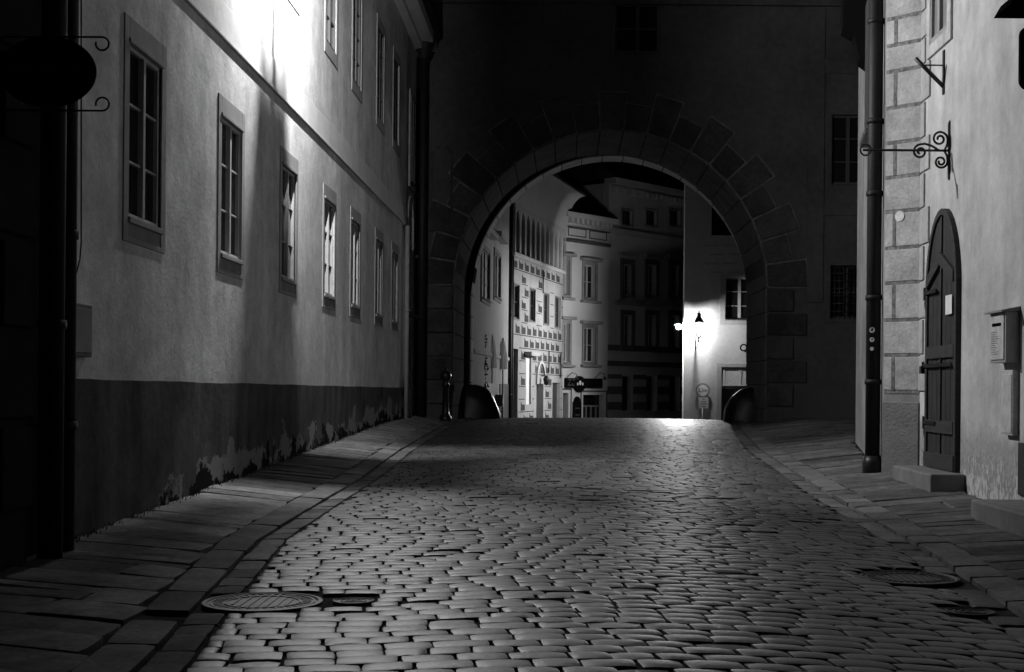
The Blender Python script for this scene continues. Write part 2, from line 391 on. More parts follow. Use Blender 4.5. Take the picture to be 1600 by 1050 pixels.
COVERS = [(-1.74, 7.85, .345), (2.33, 9.0, .33), (-1.21, 7.85, .125), (2.36, 7.75, .15)]
KW, GW = .27, .2
def bend(X): 
    t = max(-1.3, min(2.3, X - .35)); return -.062 * t * t
mb = MB(); Y = 5.2
row = 0
while Y < 46:
    pitch = .15 * (1 + (rnd() - .5) * .1)
    if Y > 24: pitch = .17
    x = -3.2 + rnd() * .24
    near = Y < 15
    while x < 5.5:
        L_ = .25 * (1 + (rnd() - .5) * .42)
        if Y > 24: L_ *= 1.2
        xc = x + L_ / 2; yc = Y + bend(xc) + .02 * math.sin(xc * 1.7 + Y * .3)
        lo, hi = XL(yc) + GW, XR(yc) - GW
        if x + L_ > lo + .08 and x < hi - .08 and True:
            gp = .004 + rnd() * .008; gy = .003 + rnd() * .005; sh = .012 + rnd() * .02
            x0, x1 = max(x + gp, lo + .006), min(x + L_ - gp, hi - .006)
            for a, b, r in COVERS:
                dyc = max(0, abs(yc + pitch / 2 - b) - pitch / 2); h2 = (r + .012) ** 2 - dyc * dyc
                if h2 > 0:
                    hc_ = math.sqrt(h2); A0, A1 = a - hc_, a + hc_
                    if x1 > A0 and x0 < A1:
                        if A0 - x0 > x1 - A1: x1 = A0
                        else: x0 = A1
            if x1 - x0 < .05: x += L_; continue
            j = lambda: (rnd() - .5) * .008
            y0 = lambda xx: Y + bend(xx) + .02 * math.sin(xx * 1.7 + Y * .3)
            c4 = [(x0 + sh + j(), y0(x0) + gy + j()), (x1 + sh + j(), y0(x1) + gy + j()), (x1 + j(), y0(x1) + pitch - gy + j()), (x0 + j(), y0(x0) + pitch - gy + j())]
            rough_patch = rnd() < .06 + (.5 if (xc - .1) ** 2 / .5 + (yc - 7.3) ** 2 / .12 < 1 else 0)
            sunk = -.012 if rnd() < .03 else 0
            n_u, n_v = (7, 6) if near else ((5, 4) if Y < 26 else (3, 3))
            stone(mb, c4, .004 + (rnd() - .5) * .0045 + sunk, .0056, 6, n_u, n_v, .035, .004, .007 if rough_patch else .0009)
        x += L_
    Y += pitch; row += 1
tag(mb.build('road', M['sett'], recalc=False), kind='structure')

def strip(edge, off0, off1, length, lift, y0, y1):
    mb = MB(); Y = y0
    while Y < y1:
        l = length * (1 + (rnd() - .5) * .5); e = edge
        if any((max(abs((e(Y) + (off0 + off1) / 2) - a) - abs(off1 - off0) / 2, 0)) ** 2 + (max(abs(Y + l / 2 - b) - l / 2, 0)) ** 2 < (r * .93) ** 2 for a, b, r in COVERS): Y += .04; continue
        j = lambda: (rnd() - .5) * .02
        c4 = [(e(Y) + off0 + .008 + j() * .5, Y + .008 + j()), (e(Y) + off1 - .008 + j() * .5, Y + .008 + j()), (e(Y + l) + off1 - .008 + j() * .5, Y + l - .008 + j()), (e(Y + l) + off0 + .008 + j() * .5, Y + l - .008 + j())]
        stone(mb, c4, lift + (rnd() - .5) * .01, .004, 12, 7, 6, .045, .006, .003)
        Y += l
    return mb
k1 = strip(XL, -KW, 0, .72, .018, 4.6, 38)
k2 = strip(XL, .0, GW, .36, .0, 4.8, 38); k1.add(k2.v, k2.f, True)
tag(k1.build('kerb', M['kerb'], recalc=False), kind='structure')
k1 = strip(XR, 0, KW, .42, .022, 4.6, 38)
k2 = strip(XR, -GW, 0, .34, .0, 4.8, 38); k1.add(k2.v, k2.f, True)
tag(k1.build('kerb', M['kerb'], recalc=False), kind='structure')

def flags(lo, hi, y0, y1, skew, d0, d1):
    mb = MB(); Y = y0
    while Y < y1:
        d = d0 + rnd() * (d1 - d0); xa, xb = lo(Y), hi(Y); x = xa
        while x < xb - .02:
            l = .6 + rnd() * .9
            if xb - (x + l) < .35: l = xb - x
            s = lambda xx, yy: yy + skew * (xx - xa) + .02 * math.sin(xx * 3 + yy)
            parts = [(Y, Y + d)] if rnd() < .85 else [(Y, Y + d * .52), (Y + d * .52, Y + d)]
            for ya, yb in parts:
                j = lambda: (rnd() - .5) * .05
                gp = .005 + rnd() * .007
                c4 = [(x + gp + j(), s(x, ya) + gp + j() * .5), (x + l - gp + j(), s(x + l, ya) + gp + j() * .5), (x + l - gp + j(), s(x + l, yb) - gp + j() * .5), (x + gp + j(), s(x, yb) - gp + j() * .5)]
                stone(mb, c4, .01 + (rnd() - .5) * .012, .004, 12, 7, 7, .03, .012, .003)
            x += l
        Y += d
    return mb
tag(flags(lambda y: -3.68 if y > 9.3 else -3.58, lambda y: XL(y) - KW - .01, 4.4, 37, -.22, .26, .5).build('pavement', M['flag_dark'], recalc=False), kind='structure')
tag(flags(lambda y: XR(y) + KW + .01, lambda y: ip(y, [0, 16, 16.6, 22, 24, 33], [4.26, 4.26, 3.95, 4.8, 6, 8]), 4.4, 33.8, .12, .26, .5).build('pavement', M['flag'], recalc=False), kind='structure')

# manhole covers
def manhole(c, r, label, ring2=True):
    x, y = c; z = g(x, y) - .006; t = thing('manhole_cover', (x, y, z), label, 'manhole cover')
    f = MB().lathe((x, y, z), [(r * 1.0, -.05), (r, .004), (r * .93, .006), (r * .91, -.003)], 40, False).build('frame', M['cover'], t)
    mb = MB()
    mb.lathe((x, y, z), [(r * .9, -.03), (r * .9, -.004), (.001, -.0035)], 40, False)
    def ring(ri, ro, h):
        vs = []; n = 48
        for k in range(n):
            a = 2 * math.pi * k / n
            for rr, zz in ((ri, -.005), (ri, h), (ro, h), (ro, -.005)): vs.append((x + rr * math.cos(a), y + rr * math.sin(a), z + zz))
        mb.add(vs, [(4 * k + i, 4 * ((k + 1) % n) + i, 4 * ((k + 1) % n) + i + 1, 4 * k + i + 1) for k in range(n) for i in range(3)])
    ring(r * .84, r * .88, .003); ring(r * .6, r * .64, .003)
    if ring2:
        for i in range(36):
            a = 2 * math.pi * i / 36; ca, sa = math.cos(a), math.sin(a)
            p = [(x + rr * ca - w_ * sa, y + rr * sa + w_ * ca) for rr, w_ in ((r * .67, -.008), (r * .81, -.010), (r * .81, .010), (r * .67, .008))]
            mb.hexa([(q[0], q[1], z - .005) for q in p] + [(q[0], q[1], z + .002) for q in p])
        for i in range(7):
            u = -r * .45 + i * r * .15; hh = math.sqrt(max(0, (r * .55) ** 2 - u * u))
            mb.box(x + u - .008, x + u + .008, y - hh, y + hh, z - .005, z + .002)
    else:
        ring(r * .36, r * .42, .003); ring(r * .12, r * .2, .003)
    mb.build('lid', M['cover'], t)
manhole((-1.74, 7.85), .345, 'large round cast iron manhole cover at the left kerb')
manhole((2.33, 9.0), .33, 'large round cast iron manhole cover near the right kerb')
manhole((-1.21, 7.85), .12, 'small ringed round valve cover beside the big left manhole', False)
manhole((2.36, 7.75), .14, 'small ringed round valve cover in the lower right of the road', False)

# ------------------------------------------------------------------ left house
XW = -3.7
FL = Fr((XW, 0), (0, 1), (1, 0))
lh = thing('town_house', (XW, 20, 0), 'long plastered house with two rows of windows and a dark painted base on the left', 'house')
cols_ = [(11.24, 12.45), (14.34, 15.5), (17.45, 18.65), (20.6, 21.78), (23.26, 24.42), (26.3, 27.5), (28.85, 30.0)]
zb, zt = EYE + 1.41, EYE + 2.89
zb2, zt2 = EYE + 5.32, EYE + 7.1
opens = []
for a, b in cols_:
    c = (a + b) / 2; opens += [(c - .46, c + .46, zb, zt), (c - .46, c + .46, zb2, zt2)]
mb = MB(); wall(mb, FL, 9.75, 31.4, -1, EYE + 8.6, opens, .35)
mb.fb(FL, 9.75, 31.4, -7, -.36, -1, EYE + 8.6)
mb.fb(FL, 31.42, 33.95, -6.9, -.06, -1, EYE + 8.6)
W = mb.build('wall', M['plaster_left'], lh)
rp = random.Random(9)
# dado with slightly wavy top
mb = MB(); n = 60; pts = []
for i in range(n + 1):
    y = 9.75 + (31.4 - 9.75) * i / n; pts.append((y, EYE + ip(y, [9.75, 30], [.03, -.045]) + .003 * math.sin(y * 2.1) + .002 * math.sin(y * 7.3)))
for (a, za), (b, zb_) in zip(pts[:-1], pts[1:]):
    mb.add([FL.p(a, .018, -1), FL.p(b, .018, -1), FL.p(b, .018, zb_), FL.p(a, .018, za), FL.p(a, -.02, za + .01), FL.p(b, -.02, zb_ + .01)], [(0, 1, 2, 3), (3, 2, 5, 4)])
mb.build('dado', M['dado'], lh)
mb = MB(); mb.fb(FL, 9.75, 31.4, -.02, .018, EYE + 3.72, EYE + 4.12); mb.fb(FL, 9.75, 31.42, -.02, .034, EYE + 3.72, EYE + 3.76)
mb.build('string_course', M['string'], lh, bevel=.008)
mb = MB(); mb.fb(FL, 9.7, 34, -.03, .18, EYE + 8.3, EYE + 8.45); mb.fb(FL, 9.7, 34, -.04, .45, EYE + 8.45, EYE + 8.75)
mb.build('cornice', M['string'], lh, bevel=.03)
mb = MB(); mb.hexa([FL.p(9.6, .6, EYE + 8.76), FL.p(33.9, .6, EYE + 8.76), FL.p(33.9, -7, EYE + 8.76), FL.p(9.6, -7, EYE + 8.76), FL.p(9.6, .6, EYE + 8.85), FL.p(33.9, .6, EYE + 8.85), FL.p(33.9, -5, EYE + 12.5), FL.p(9.6, -5, EYE + 12.5)])
mb.build('roof', M['roof'], lh)
a, b = cols_[0]; c0 = (a + b) / 2
w0 = window(FL, c0 - .46, c0 + .46, EYE + 1.41, EYE + 2.89, lh, rec=.07, cols=2, rows=3, fr=.036, bar=.018, sur=(.13, .21, .22), proud=.013, hood=True, apron=True, sp=.022)
w1 = window(FL, c0 - .46, c0 + .46, EYE + 5.32, EYE + 7.1, lh, rec=.06, cols=2, rows=4, fr=.045, sur=(.13, .2, .2), proud=.015, m_sash='darkwood', sill=False)
for a, b in cols_[1:]:
    d = (a + b) / 2 - c0
    copy_part(w0, lh, (0, d, 0)); copy_part(w1, lh, (0, d, 0))
# narrow set-back bay between house and tower
FL2 = Fr((XW - .06, 0), (0, 1), (1, 0))
window(FL2, 32.3, 33.1, EYE + 4.9, EYE + 7.0, lh, rec=-.03, cols=2, rows=3, sur=(.12, .12, .12), proud=.06, m_sash='darkwood', sill=False)
mb = MB(); n = 10
for i in range(n):
    t0, t1 = math.pi * i / n, math.pi * (i + 1) / n; c_, zc = 32.7, EYE + 4.0
    mb.fpoly(FL2, [(c_ - .5 * math.cos(t0), zc + .5 * math.sin(t0)), (c_ - .62 * math.cos(t0), zc + .62 * math.sin(t0)), (c_ - .62 * math.cos(t1), zc + .62 * math.sin(t1)), (c_ - .5 * math.cos(t1), zc + .5 * math.sin(t1))], -.02, .05)
mb.fb(FL2, 32.08, 32.2, -.02, .05, -.5, EYE + 4.0); mb.fb(FL2, 33.2, 33.32, -.02, .05, -.5, EYE + 4.0)
mb.fb(FL2, 31.5, 33.9, -.02, .09, EYE + 1.7, EYE + 1.8)
mb.build('blind_arch', M['trim'], lh)

# ------------------------------------------------------------------ lantern builder
def bulb_mat(name, I, r):
    m = bpy.data.materials.new(name); m.use_nodes = True; N = m.node_tree.nodes; N.clear()
    e = N.new('ShaderNodeEmission'); e.inputs[0].default_value = (1, 1, 1, 1); e.inputs[1].default_value = I / (math.pi * r * r)
    o = N.new('ShaderNodeOutputMaterial'); m.node_tree.links.new(e.outputs[0], o.inputs[0]); return m
def lantern(foot, nrm, reach, label, I, br=.035, shade_posts=(), shield=False, s=1.0, bh=None):
    """foot: wall point at arm height; nrm: out of wall; bulb sits reach metres from the wall, above the arm"""
    f = Vector(foot); n = Vector((nrm[0], nrm[1], 0)).normalized(); sd = Vector((-n.y, n.x, 0)); up = Vector((0, 0, 1))
    t = thing('wall_lantern', foot, label, 'street lamp', 'wall lanterns')
    base = f + n * reach
    mb = MB(); mb.tube([f + n * .0, f + n * reach], .016 * s); mb.tube([f - up * .36 * s, f + up * .12 * s], .018 * s)
    arc = [f - up * .32 * s + n * .02]
    for i in range(1, 13):
        a = math.pi / 2 * i / 12; arc.append(f + n * (reach * .85 * math.sin(a)) - up * (.32 * s * math.cos(a)))
    mb.tube(arc, .012 * s)
    sp = []
    for i in range(22):
        a = i / 21 * 4 * math.pi; rr = (.08 - .06 * i / 21) * s; sp.append(f + n * (.12 * s + rr * math.cos(a)) - up * (.12 * s + rr * math.sin(a)))
    mb.tube(sp, .009 * s, 6)
    mb.build('bracket', M['black_iron'], t)
    zb_, zt_ = .06 * s, .56 * s; wb, wt = .065 * s, .14 * s
    cg = MB(); cen = base
    co = [(1, 1), (1, -1), (-1, -1), (-1, 1)]
    bot = [cen + n * a * wb + sd * b * wb + up * zb_ for a, b in co]; top = [cen + n * a * wt + sd * b * wt + up * zt_ for a, b in co]
    for p, q in zip(bot, top): cg.tube([p, q], .010 * s, 6)
    for i in range(4): cg.tube([bot[i], bot[(i + 1) % 4]], .012 * s, 6); cg.tube([top[i], top[(i + 1) % 4]], .014 * s, 6)
    cg.hexa([p - up * .02 for p in bot] + [p + up * .005 for p in bot])
    cg.lathe(cen, [(.02 * s, -.12 * s), (.035 * s, -.07 * s), (.015 * s, -.04 * s), (.03 * s, .0), (.05 * s, zb_ - .01)], 10)
    for post_az, hw, pd in shade_posts:  # added opaque bars, placed only to shade chosen directions
        d = Vector((math.sin(post_az), math.cos(post_az), 0)); e = Vector((d.y, -d.x, 0))
        cc = cen + d * pd
        q = [cc + e * hw, cc - e * hw, cc - e * hw + d * .02, cc + e * hw + d * .02]
        cg.hexa([p + up * zb_ for p in q] + [p + up * zt_ for p in q])
    if shield:   # added panel, shaped to throw shade toward the archway
        def sp_(az, z): return cen + Vector((math.sin(az), math.cos(az), 0)) * (.18 / math.cos(az - R(16))) + up * z
        q = [sp_(R(0), zb_), sp_(R(36), zb_), sp_(R(10), zt_), sp_(R(-3), zt_)]; off = Vector((math.sin(R(16)), math.cos(R(16)), 0)) * .01
        cg.hexa([q[0], q[1], q[1] + off, q[0] + off, q[3], q[2], q[2] + off, q[3] + off])
    cg.build('cage', M['black_iron'], t)
    cap = MB(); cc = cen + up * zt_
    cap.lathe(cc, [(.185 * s, .0), (.18 * s, .02 * s), (.10 * s, .16 * s), (.07 * s, .2 * s), (.07 * s, .26 * s), (.09 * s, .28 * s), (.02 * s, .34 * s), (.025 * s, .38 * s), (.004, .42 * s)], 12)
    cap.build('cap', M['black_iron'], t)
    gl = MB()
    for i in range(4):
        a, b = i, (i + 1) % 4; gl.add([bot[a], bot[b], top[b], top[a]], [(0, 1, 2, 3)])
    gl.build('glass', M['lantern_glass'], t)
    bc = cen + up * (bh if bh else .3) * s; b_ = MB()
    pr = [(br * math.sin(math.pi * k / 8) + (1e-4), -br * math.cos(math.pi * k / 8)) for k in range(9)]
    b_.lathe(bc, pr, 12); b_.build('bulb', bulb_mat('lamp_light', I, br), t)
    return t
lantern((XW + .01, 17.0, EYE + 5.75), (1, 0), .65, 'lit iron wall lantern on the long left house, out of sight above the string course', LAMP_NEAR, br=.022, shade_posts=((R(181), .017, .13),), shield=True)

# ------------------------------------------------------------------ near left house corner
FN = Fr((-3.6, 0), (0, 1), (1, 0))
nh = thing('corner_house', (-3.6, 6, 0), 'very dark house corner with raised block courses at the left edge', 'house')
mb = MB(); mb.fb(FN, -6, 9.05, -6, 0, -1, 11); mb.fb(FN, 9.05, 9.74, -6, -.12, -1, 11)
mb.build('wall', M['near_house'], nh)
mb = MB(); z = .45; i = 0
while z < 10:
    y1 = 9.05 + (.03 if i % 2 else -.0); y0 = y1 - (.75 if i % 2 else .5)
    mb.fb(FN, y0, y1, -.02, .045, z + .02, z + .56)
    mb.fb(FN, y0 - 1.1, y0 - .05, -.02, .03, z + .02, z + .56)
    z += .6; i += 1
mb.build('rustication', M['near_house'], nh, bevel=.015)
def downpipe(x, y, z0, z1, r, label, joints, hopper=False, m='zinc', shoe=None, wallx=None):
    t = thing('downpipe', (x, y, z0), label, 'downpipe')
    mb = MB(); mb.tube([(x, y, z0), (x, y, z1)], r, 20)
    mb.build('pipe', M[m], t)
    for zj in joints:
        MB().lathe((x, y, zj), [(r + .001, -.03), (r + .012, -.03), (r + .014, 0), (r + .012, .03), (r + .001, .03)], 20).build('collar', M[m], t)
        if wallx is not None: MB().tube([(x, y, zj), (wallx, y + .02, zj)], .012).build('bracket', M['black_iron'], t)
    if hopper: MB().lathe((x, y, z1 - .7), [(r, -.25), (r + .02, -.2), (.34, .3), (.36, .35), (.36, .7), (.3, .78)], 16).build('hopper', M[m], t)
    if shoe: MB().lathe((x, y, z0), [(r + .03, -.06), (r + .03, .12), (r + .005, .2)], 20).build('shoe', M['black_iron'], t)
    return t
downpipe(-3.53, 9.52, .05, 11, .078, 'black downpipe between the dark corner house and the long left house', [1.0, 2.35, 4.7, 7], wallx=-3.72)
downpipe(-3.50, 9.2, .05, 11, .085, 'thick black pipe beside the block corner, nearest the camera', [1.7, 4.2], wallx=-3.6)
downpipe(-3.5, 33.2, .5, EYE + 9.0, .09, 'dark downpipe with big rounded hopper head where the tower meets the left house', [3, 6], hopper=True, wallx=-3.76)
downpipe(-3.62, 31.1, .5, EYE + 3.7, .05, 'thin grey downpipe at the far end of the left house', [EYE + 1.75], m='trim', wallx=-3.7)

# cable and box
mb = MB(); pts = [at(127, y, 9.98) for y in range(-60, 400, 40)] + [at(125, 405, 9.96), at(120, 425, 9.9), at(113, 442, 9.8)]
tag(mb.tube(pts, .006, 6).build('cable', M['black_iron'], loc=tuple(pts[0])), 'thin black cable hanging down beside the black downpipe', 'cable')
t = thing('meter_box', (XW + .02, 10.25, EYE + .2), 'small flat dark box on the plaster beside the black downpipe', 'meter box')
MB().fb(FL, 10.0, 10.42, 0, .05, EYE + .2, EYE + .6).build('case', M['apron'], t, bevel=.006)
MB().fb(FL, 10.03, 10.39, .045, .06, EYE + .23, EYE + .57).build('door', M['trim'], t, bevel=.004)

# oval hanging sign
def text_mesh(name, body, size, m, parent, origin, ux, uz, nn, depth=.004, align='CENTER'):
    cu = bpy.data.curves.new(name, 'FONT'); cu.body = body; cu.size = size; cu.extrude = depth; cu.align_x = align; cu.align_y = 'CENTER'
    o = bpy.data.objects.new(name, cu); C.objects.link(o)
    bpy.context.view_layer.update()
    me = bpy.data.meshes.new_from_object(o.evaluated_get(bpy.context.evaluated_depsgraph_get())); bpy.data.objects.remove(o)
    ux, uz, nn = Vector(ux).normalized(), Vector(uz).normalized(), Vector(nn).normalized()
    org = Vector((0, 0, 0)); q = parent
    while q is not None: org = org + q.location; q = q.parent
    for v in me.vertices: v.co = Vector(origin) + ux * v.co.x + uz * v.co.y + nn * v.co.z - org
    me.materials.clear(); me.materials.append(m); r = bpy.data.objects.new(name, me); C.objects.link(r); r.parent = parent; return r
YS = 8.5
cs = at(75, 112, YS)
t = thing('oval_sign', (cs.x - .35, YS, cs.z), 'black oval hanging sign between two iron scroll bars, top left', 'hanging sign')
FS = Fr((0, YS), (1, 0), (0, -1))
pts = [(cs.x + .305 * math.cos(2 * math.pi * k / 48), cs.z + .225 * math.sin(2 * math.pi * k / 48)) for k in range(48)]
bd = MB().fpoly(FS, pts, -.015, .015).build('board', M['sign_black'], t, bevel=.004)
text_mesh('lettering', 'THE TEMPLE', .085, M['sign_letter'], t, (cs.x + .0, YS - .017, cs.z + .01), (1, 0, .05), (0, 0, 1), (0, -1, 0))
for s_, yy in ((1, 57), (-1, 172)):
    p0 = at(-40, yy, YS); p1 = at(160, yy + 1, YS); c = p1 - Vector((0, 0, s_ * .042)); path = [Vector((-3.6, YS, p0.z)), p1 - Vector((.04, 0, 0))]
    for k in range(0, 15):
        a = math.pi / 2 - k / 14 * R(285); path.append(c + Vector((.042 * math.cos(a), 0, s_ * .042 * math.sin(a))))
    MB().tube(path, .0065, 8).build('scroll_bar', M['black_iron'], t)
for xx in (-.17, .17):
    for s_ in (1, -1): MB().tube([(cs.x + xx, YS, cs.z + s_ * .18), (cs.x + xx, YS, cs.z + s_ * .235)], .004, 6).build('hanger', M['black_iron'], t)

# ------------------------------------------------------------------ gate tower
YT = 34.0
FT = Fr((0, YT), (1, 0), (0, -1))
tw = thing('gate_tower', (1.2, YT, .4), 'dark stone gate tower spanning the street with a wide round archway', 'gate tower')
AX, AZ, AR = 1.19, EYE + 2.56, 3.96
def circ(cx, cz, r): return lambda u: cz + math.sqrt(max(0, r * r - (u - cx) ** 2))
wt_up = FT.rect(963, 5, 1030, 82); wr_up = FT.rect(1300, 180, 1352, 288); wr_lo = FT.rect(1297, 415, 1350, 498)
mb = MB()
ops = [(AX - AR, AX + AR, -1, circ(AX, AZ, AR), 48)] + [(q[0], q[1], q[2], q[3]) for q in (wt_up, wr_up, wr_lo)]
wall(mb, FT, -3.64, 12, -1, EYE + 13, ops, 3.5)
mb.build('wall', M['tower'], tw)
BX, BR = 1.355, 3.945; mb = MB()
F2 = Fr((0, YT + 3.503), (1, 0), (0, -1))
wall(mb, F2, -3.64, 12, -1, EYE + 13, [(BX - BR, BX + BR, -1, circ(BX, AZ, BR), 48)], 1.0)
mb.build('inner_wall', M['inner_dark'], tw)
mb = MB(); mg = MB(); nseg = 21
for i in range(nseg):
    a0, a1 = math.pi * i / nseg + .006, math.pi * (i + 1) / nseg - .006
    ln = 1.0 if i % 2 == 0 else .66
    if i == 10: ln = .93
    ri, ro = AR + .015, AR + ln; am = (a0 + a1) / 2; hw = (a1 - a0) / 2 * ((ri + ro) / 2)
    P = []
    for r_, s_ in ((ri, 1), (ri, -1), (ro, -1), (ro, 1)):
        w_ = (a1 - a0) / 2 * ri + (r_ - ri) * .075
        ca, sa = math.cos(am), math.sin(am); P.append((AX + r_ * ca - s_ * w_ * -sa, AZ + r_ * sa - s_ * w_ * ca))
    mb.fpoly(FT, P, -.02, .05 + rnd() * .03)
    cxx = sum(p[0] for p in P) / 4; czz = sum(p[1] for p in P) / 4
    mg.fpoly(FT, [(cxx + (p[0] - cxx) * (1 + .036 / abs(hw)), czz + (p[1] - czz) * 1.07) for p in P] if False else [(p[0] + (p[0] - cxx) * .09, p[1] + (p[1] - czz) * .09) for p in P], -.02, .03 + .0012 * (i % 3))
z = AZ - .02; k = 0
while z > EYE - .0:
    for s_ in (-1, 1):
        ln = (1.0 if k % 2 else .66) if s_ > 0 else (.82 if k % 2 else .66)
        x0 = AX + s_ * (AR + .015); mb.fb(FT, min(x0, x0 + s_ * ln), max(x0, x0 + s_ * ln), -.02, .05 + rnd() * .03, z - .58, z - .03)
    z -= .6; k += 1
mb.build('voussoirs', M['voussoir'], tw, bevel=.03); mg.build('voussoir_margin', M['margin'], tw)
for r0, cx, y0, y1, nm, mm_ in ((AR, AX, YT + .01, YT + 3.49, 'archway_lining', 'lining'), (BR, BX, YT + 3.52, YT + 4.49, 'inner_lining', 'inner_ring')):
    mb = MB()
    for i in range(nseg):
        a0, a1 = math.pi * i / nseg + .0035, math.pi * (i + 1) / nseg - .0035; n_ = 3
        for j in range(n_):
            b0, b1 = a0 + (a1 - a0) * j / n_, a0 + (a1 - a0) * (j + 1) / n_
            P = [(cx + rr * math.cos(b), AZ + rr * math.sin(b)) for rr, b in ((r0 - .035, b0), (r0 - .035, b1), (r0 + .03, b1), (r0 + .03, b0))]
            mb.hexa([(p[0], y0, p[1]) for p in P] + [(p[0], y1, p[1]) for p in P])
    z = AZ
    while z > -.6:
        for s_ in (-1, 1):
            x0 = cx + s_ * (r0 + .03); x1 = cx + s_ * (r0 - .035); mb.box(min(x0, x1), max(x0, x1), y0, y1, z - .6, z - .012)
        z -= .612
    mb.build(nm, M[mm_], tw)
for q, rr in ((wt_up, 2), (wr_up, 3)):
    window(FT, q[0], q[1], q[2], q[3], tw, rec=.14, rows=rr, sur=(.03, .03, .03), proud=.02, m_sash='darkwood', m_sur='voussoir', sill=False)
q = wr_lo
wg = window(FT, q[0], q[1], q[2], q[3], tw, rec=.2, rows=2, sur=(.1, .1, .1), proud=.03, m_sash='darkwood', m_sur='tower', sill=False)
mb = MB()
for i in range(1, 7): xx = q[0] + (q[1] - q[0]) * i / 7; mb.tube([FT.p(xx, -.05, q[2]), FT.p(xx, -.05, q[3])], .012, 6)
for i in range(1, 7): zz = q[2] + (q[3] - q[2]) * i / 7; mb.tube([FT.p(q[0], -.035, zz), FT.p(q[1], -.035, zz)], .012, 6)
mb.build('grille', M['black_iron'], wg)
mb = MB(); a_ = FT.rect(1262, 0, 1288, 420); mb.fb(FT, a_[0], a_[1], -.02, .04, EYE + 2.2, EYE + 9.6)
mb.fb(FT, a_[1], 9, -.02, .035, EYE + 8.0, EYE + 8.35); mb.fb(FT, a_[1], 9, -.02, .035, EYE + 4.4, EYE + 4.7)
mb.build('lesene', M['tower'], tw, bevel=.01)
mb = MB(); mb.fb(FT, -3.6, 12, -.02, .12, EYE + 9.68, EYE + 10.0); mb.fb(FT, -3.6, 12, -.03, .22, EYE + 10.0, EYE + 10.2)
mb.build('cornice', M['tower'], tw, bevel=.02)
# blind niche frame on the left
nq = FT.rect(672, 245, 708, 352); cxn = (nq[0] + nq[1]) / 2; hw = (nq[1] - nq[0]) / 2; mb = MB()
wpt = [(cxn - hw * math.cos(math.pi * k / 12), nq[3] + hw * math.sin(math.pi * k / 12)) for k in range(13)]
ipt = [(cxn - (hw - .07) * math.cos(math.pi * k / 12), nq[3] + (hw - .07) * math.sin(math.pi * k / 12)) for k in range(13)]
for k in range(12): mb.fpoly(FT, [ipt[k], wpt[k], wpt[k + 1], ipt[k + 1]], -.02, .04)
mb.fb(FT, nq[0], nq[0] + .07, -.02, .04, nq[2], nq[3]); mb.fb(FT, nq[1] - .07, nq[1], -.02, .04, nq[2], nq[3]); mb.fb(FT, nq[0] - .1, nq[1] + .1, -.02, .09, nq[2] - .15, nq[2])
mb.build('blind_niche', M['voussoir'], tw)
# guard stones
def guard(x, y, z, rx, ry, rz, label):
    mb = MB(); n, m = 20, 12; vs = []
    for j in range(m + 1):
        ph = math.pi / 2 * j / m
        for i in range(n):
            th = 2 * math.pi * i / n; k = 1 + .03 * math.sin(3 * th + j)
            vs.append((x + rx * k * math.cos(th) * math.cos(ph) ** .8, y + ry * k * math.sin(th) * math.cos(ph) ** .8, z + rz * math.sin(ph)))
    fs = [(j * n + i, j * n + (i + 1) % n, (j + 1) * n + (i + 1) % n, (j + 1) * n + i) for j in range(m) for i in range(n)]
    mb.add(vs, fs, True)
    tag(mb.build('guard_stone', M['guard'], loc=(x, y, z)), label, 'guard stone', 'rounded guard stones in the archway')
guard(-2.55, 37.4, .2, .84, .5, 1.16, 'rounded dark guard stone at the left foot of the archway')
guard(5.15, 36.2, .2, .86, .5, 1.14, 'rounded dark guard stone at the right foot of the archway')
# bollard
p = at(696, 655, 33.2); p.z = g(p.x, 33.2); zz = p.z
tag(MB().lathe((p.x, 33.2, zz), [(.15, -.05), (.15, .12), (.1, .16), (.085, .3), (.07, .85), (.1, .88), (.1, .92), (.06, .96), (.12, 1.04), (.14, 1.13), (.1, 1.22), (.04, 1.26), (.045, 1.3), (.01, 1.34)], 16).build('bollard', M['black_iron'], loc=(p.x, 33.2, zz)), 'dark iron bollard with a knobbed head by the left side of the archway', 'bollard')
# ring hook inside the arch
hk = at(1163, 546, 38.2); mb = MB(); hx = BX + BR
mb.tube([(hx, 38.2, hk.z - .06), (hk.x, 38.2, hk.z - .06)], .022, 8)
mb.tube([(hk.x - .02 + .09 * math.cos(k / 12 * 2 * math.pi), 38.2, hk.z + .05 + .09 * math.sin(k / 12 * 2 * math.pi)) for k in range(13)], .022, 8)
tag(mb.build('iron_hook', M['black_iron'], loc=(hx, 38.2, hk.z)), 'small black ring hook on the right inner jamb of the archway', 'hook')

# ------------------------------------------------------------------ right house
XR_ = 4.3
FRt = Fr((XR_, 0), (0, 1), (-1, 0))
rh = thing('plastered_house', (XR_, 14, .2), 'pale house on the right with painted corner blocks and an arched wooden door', 'house')
wq = FRt.rect(1457, -120, 1484, 52); wq = (wq[0], wq[1], EYE + 4.05, EYE + 5.8)
mb = MB(); YC = 16.18; A_ = .355
wall(mb, FRt, 9.6, YC, -1, 8.7, [(wq[0], wq[1], wq[2], wq[3])], .4)
P0 = Vector((XR_, YC)); P1 = Vector((XR_ - A_, YC + A_)); P2 = Vector((4.8, 22.0)); P3 = Vector((5.36, 24.5)); Q = [P1, P2, P3, Vector((12, 24.5)), Vector((12, YC + .3)), Vector((XR_ + .41, YC - .0))]
poly = [(P0.x, P0.y)] + [(q.x, q.y) for q in Q]; k = len(poly)
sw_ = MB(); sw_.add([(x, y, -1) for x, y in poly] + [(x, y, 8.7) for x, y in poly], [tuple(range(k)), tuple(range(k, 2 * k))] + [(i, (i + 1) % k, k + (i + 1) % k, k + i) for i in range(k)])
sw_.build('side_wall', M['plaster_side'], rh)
mb.box(XR_ + .42, 12, 9.6, YC - .01, -1, 8.7)
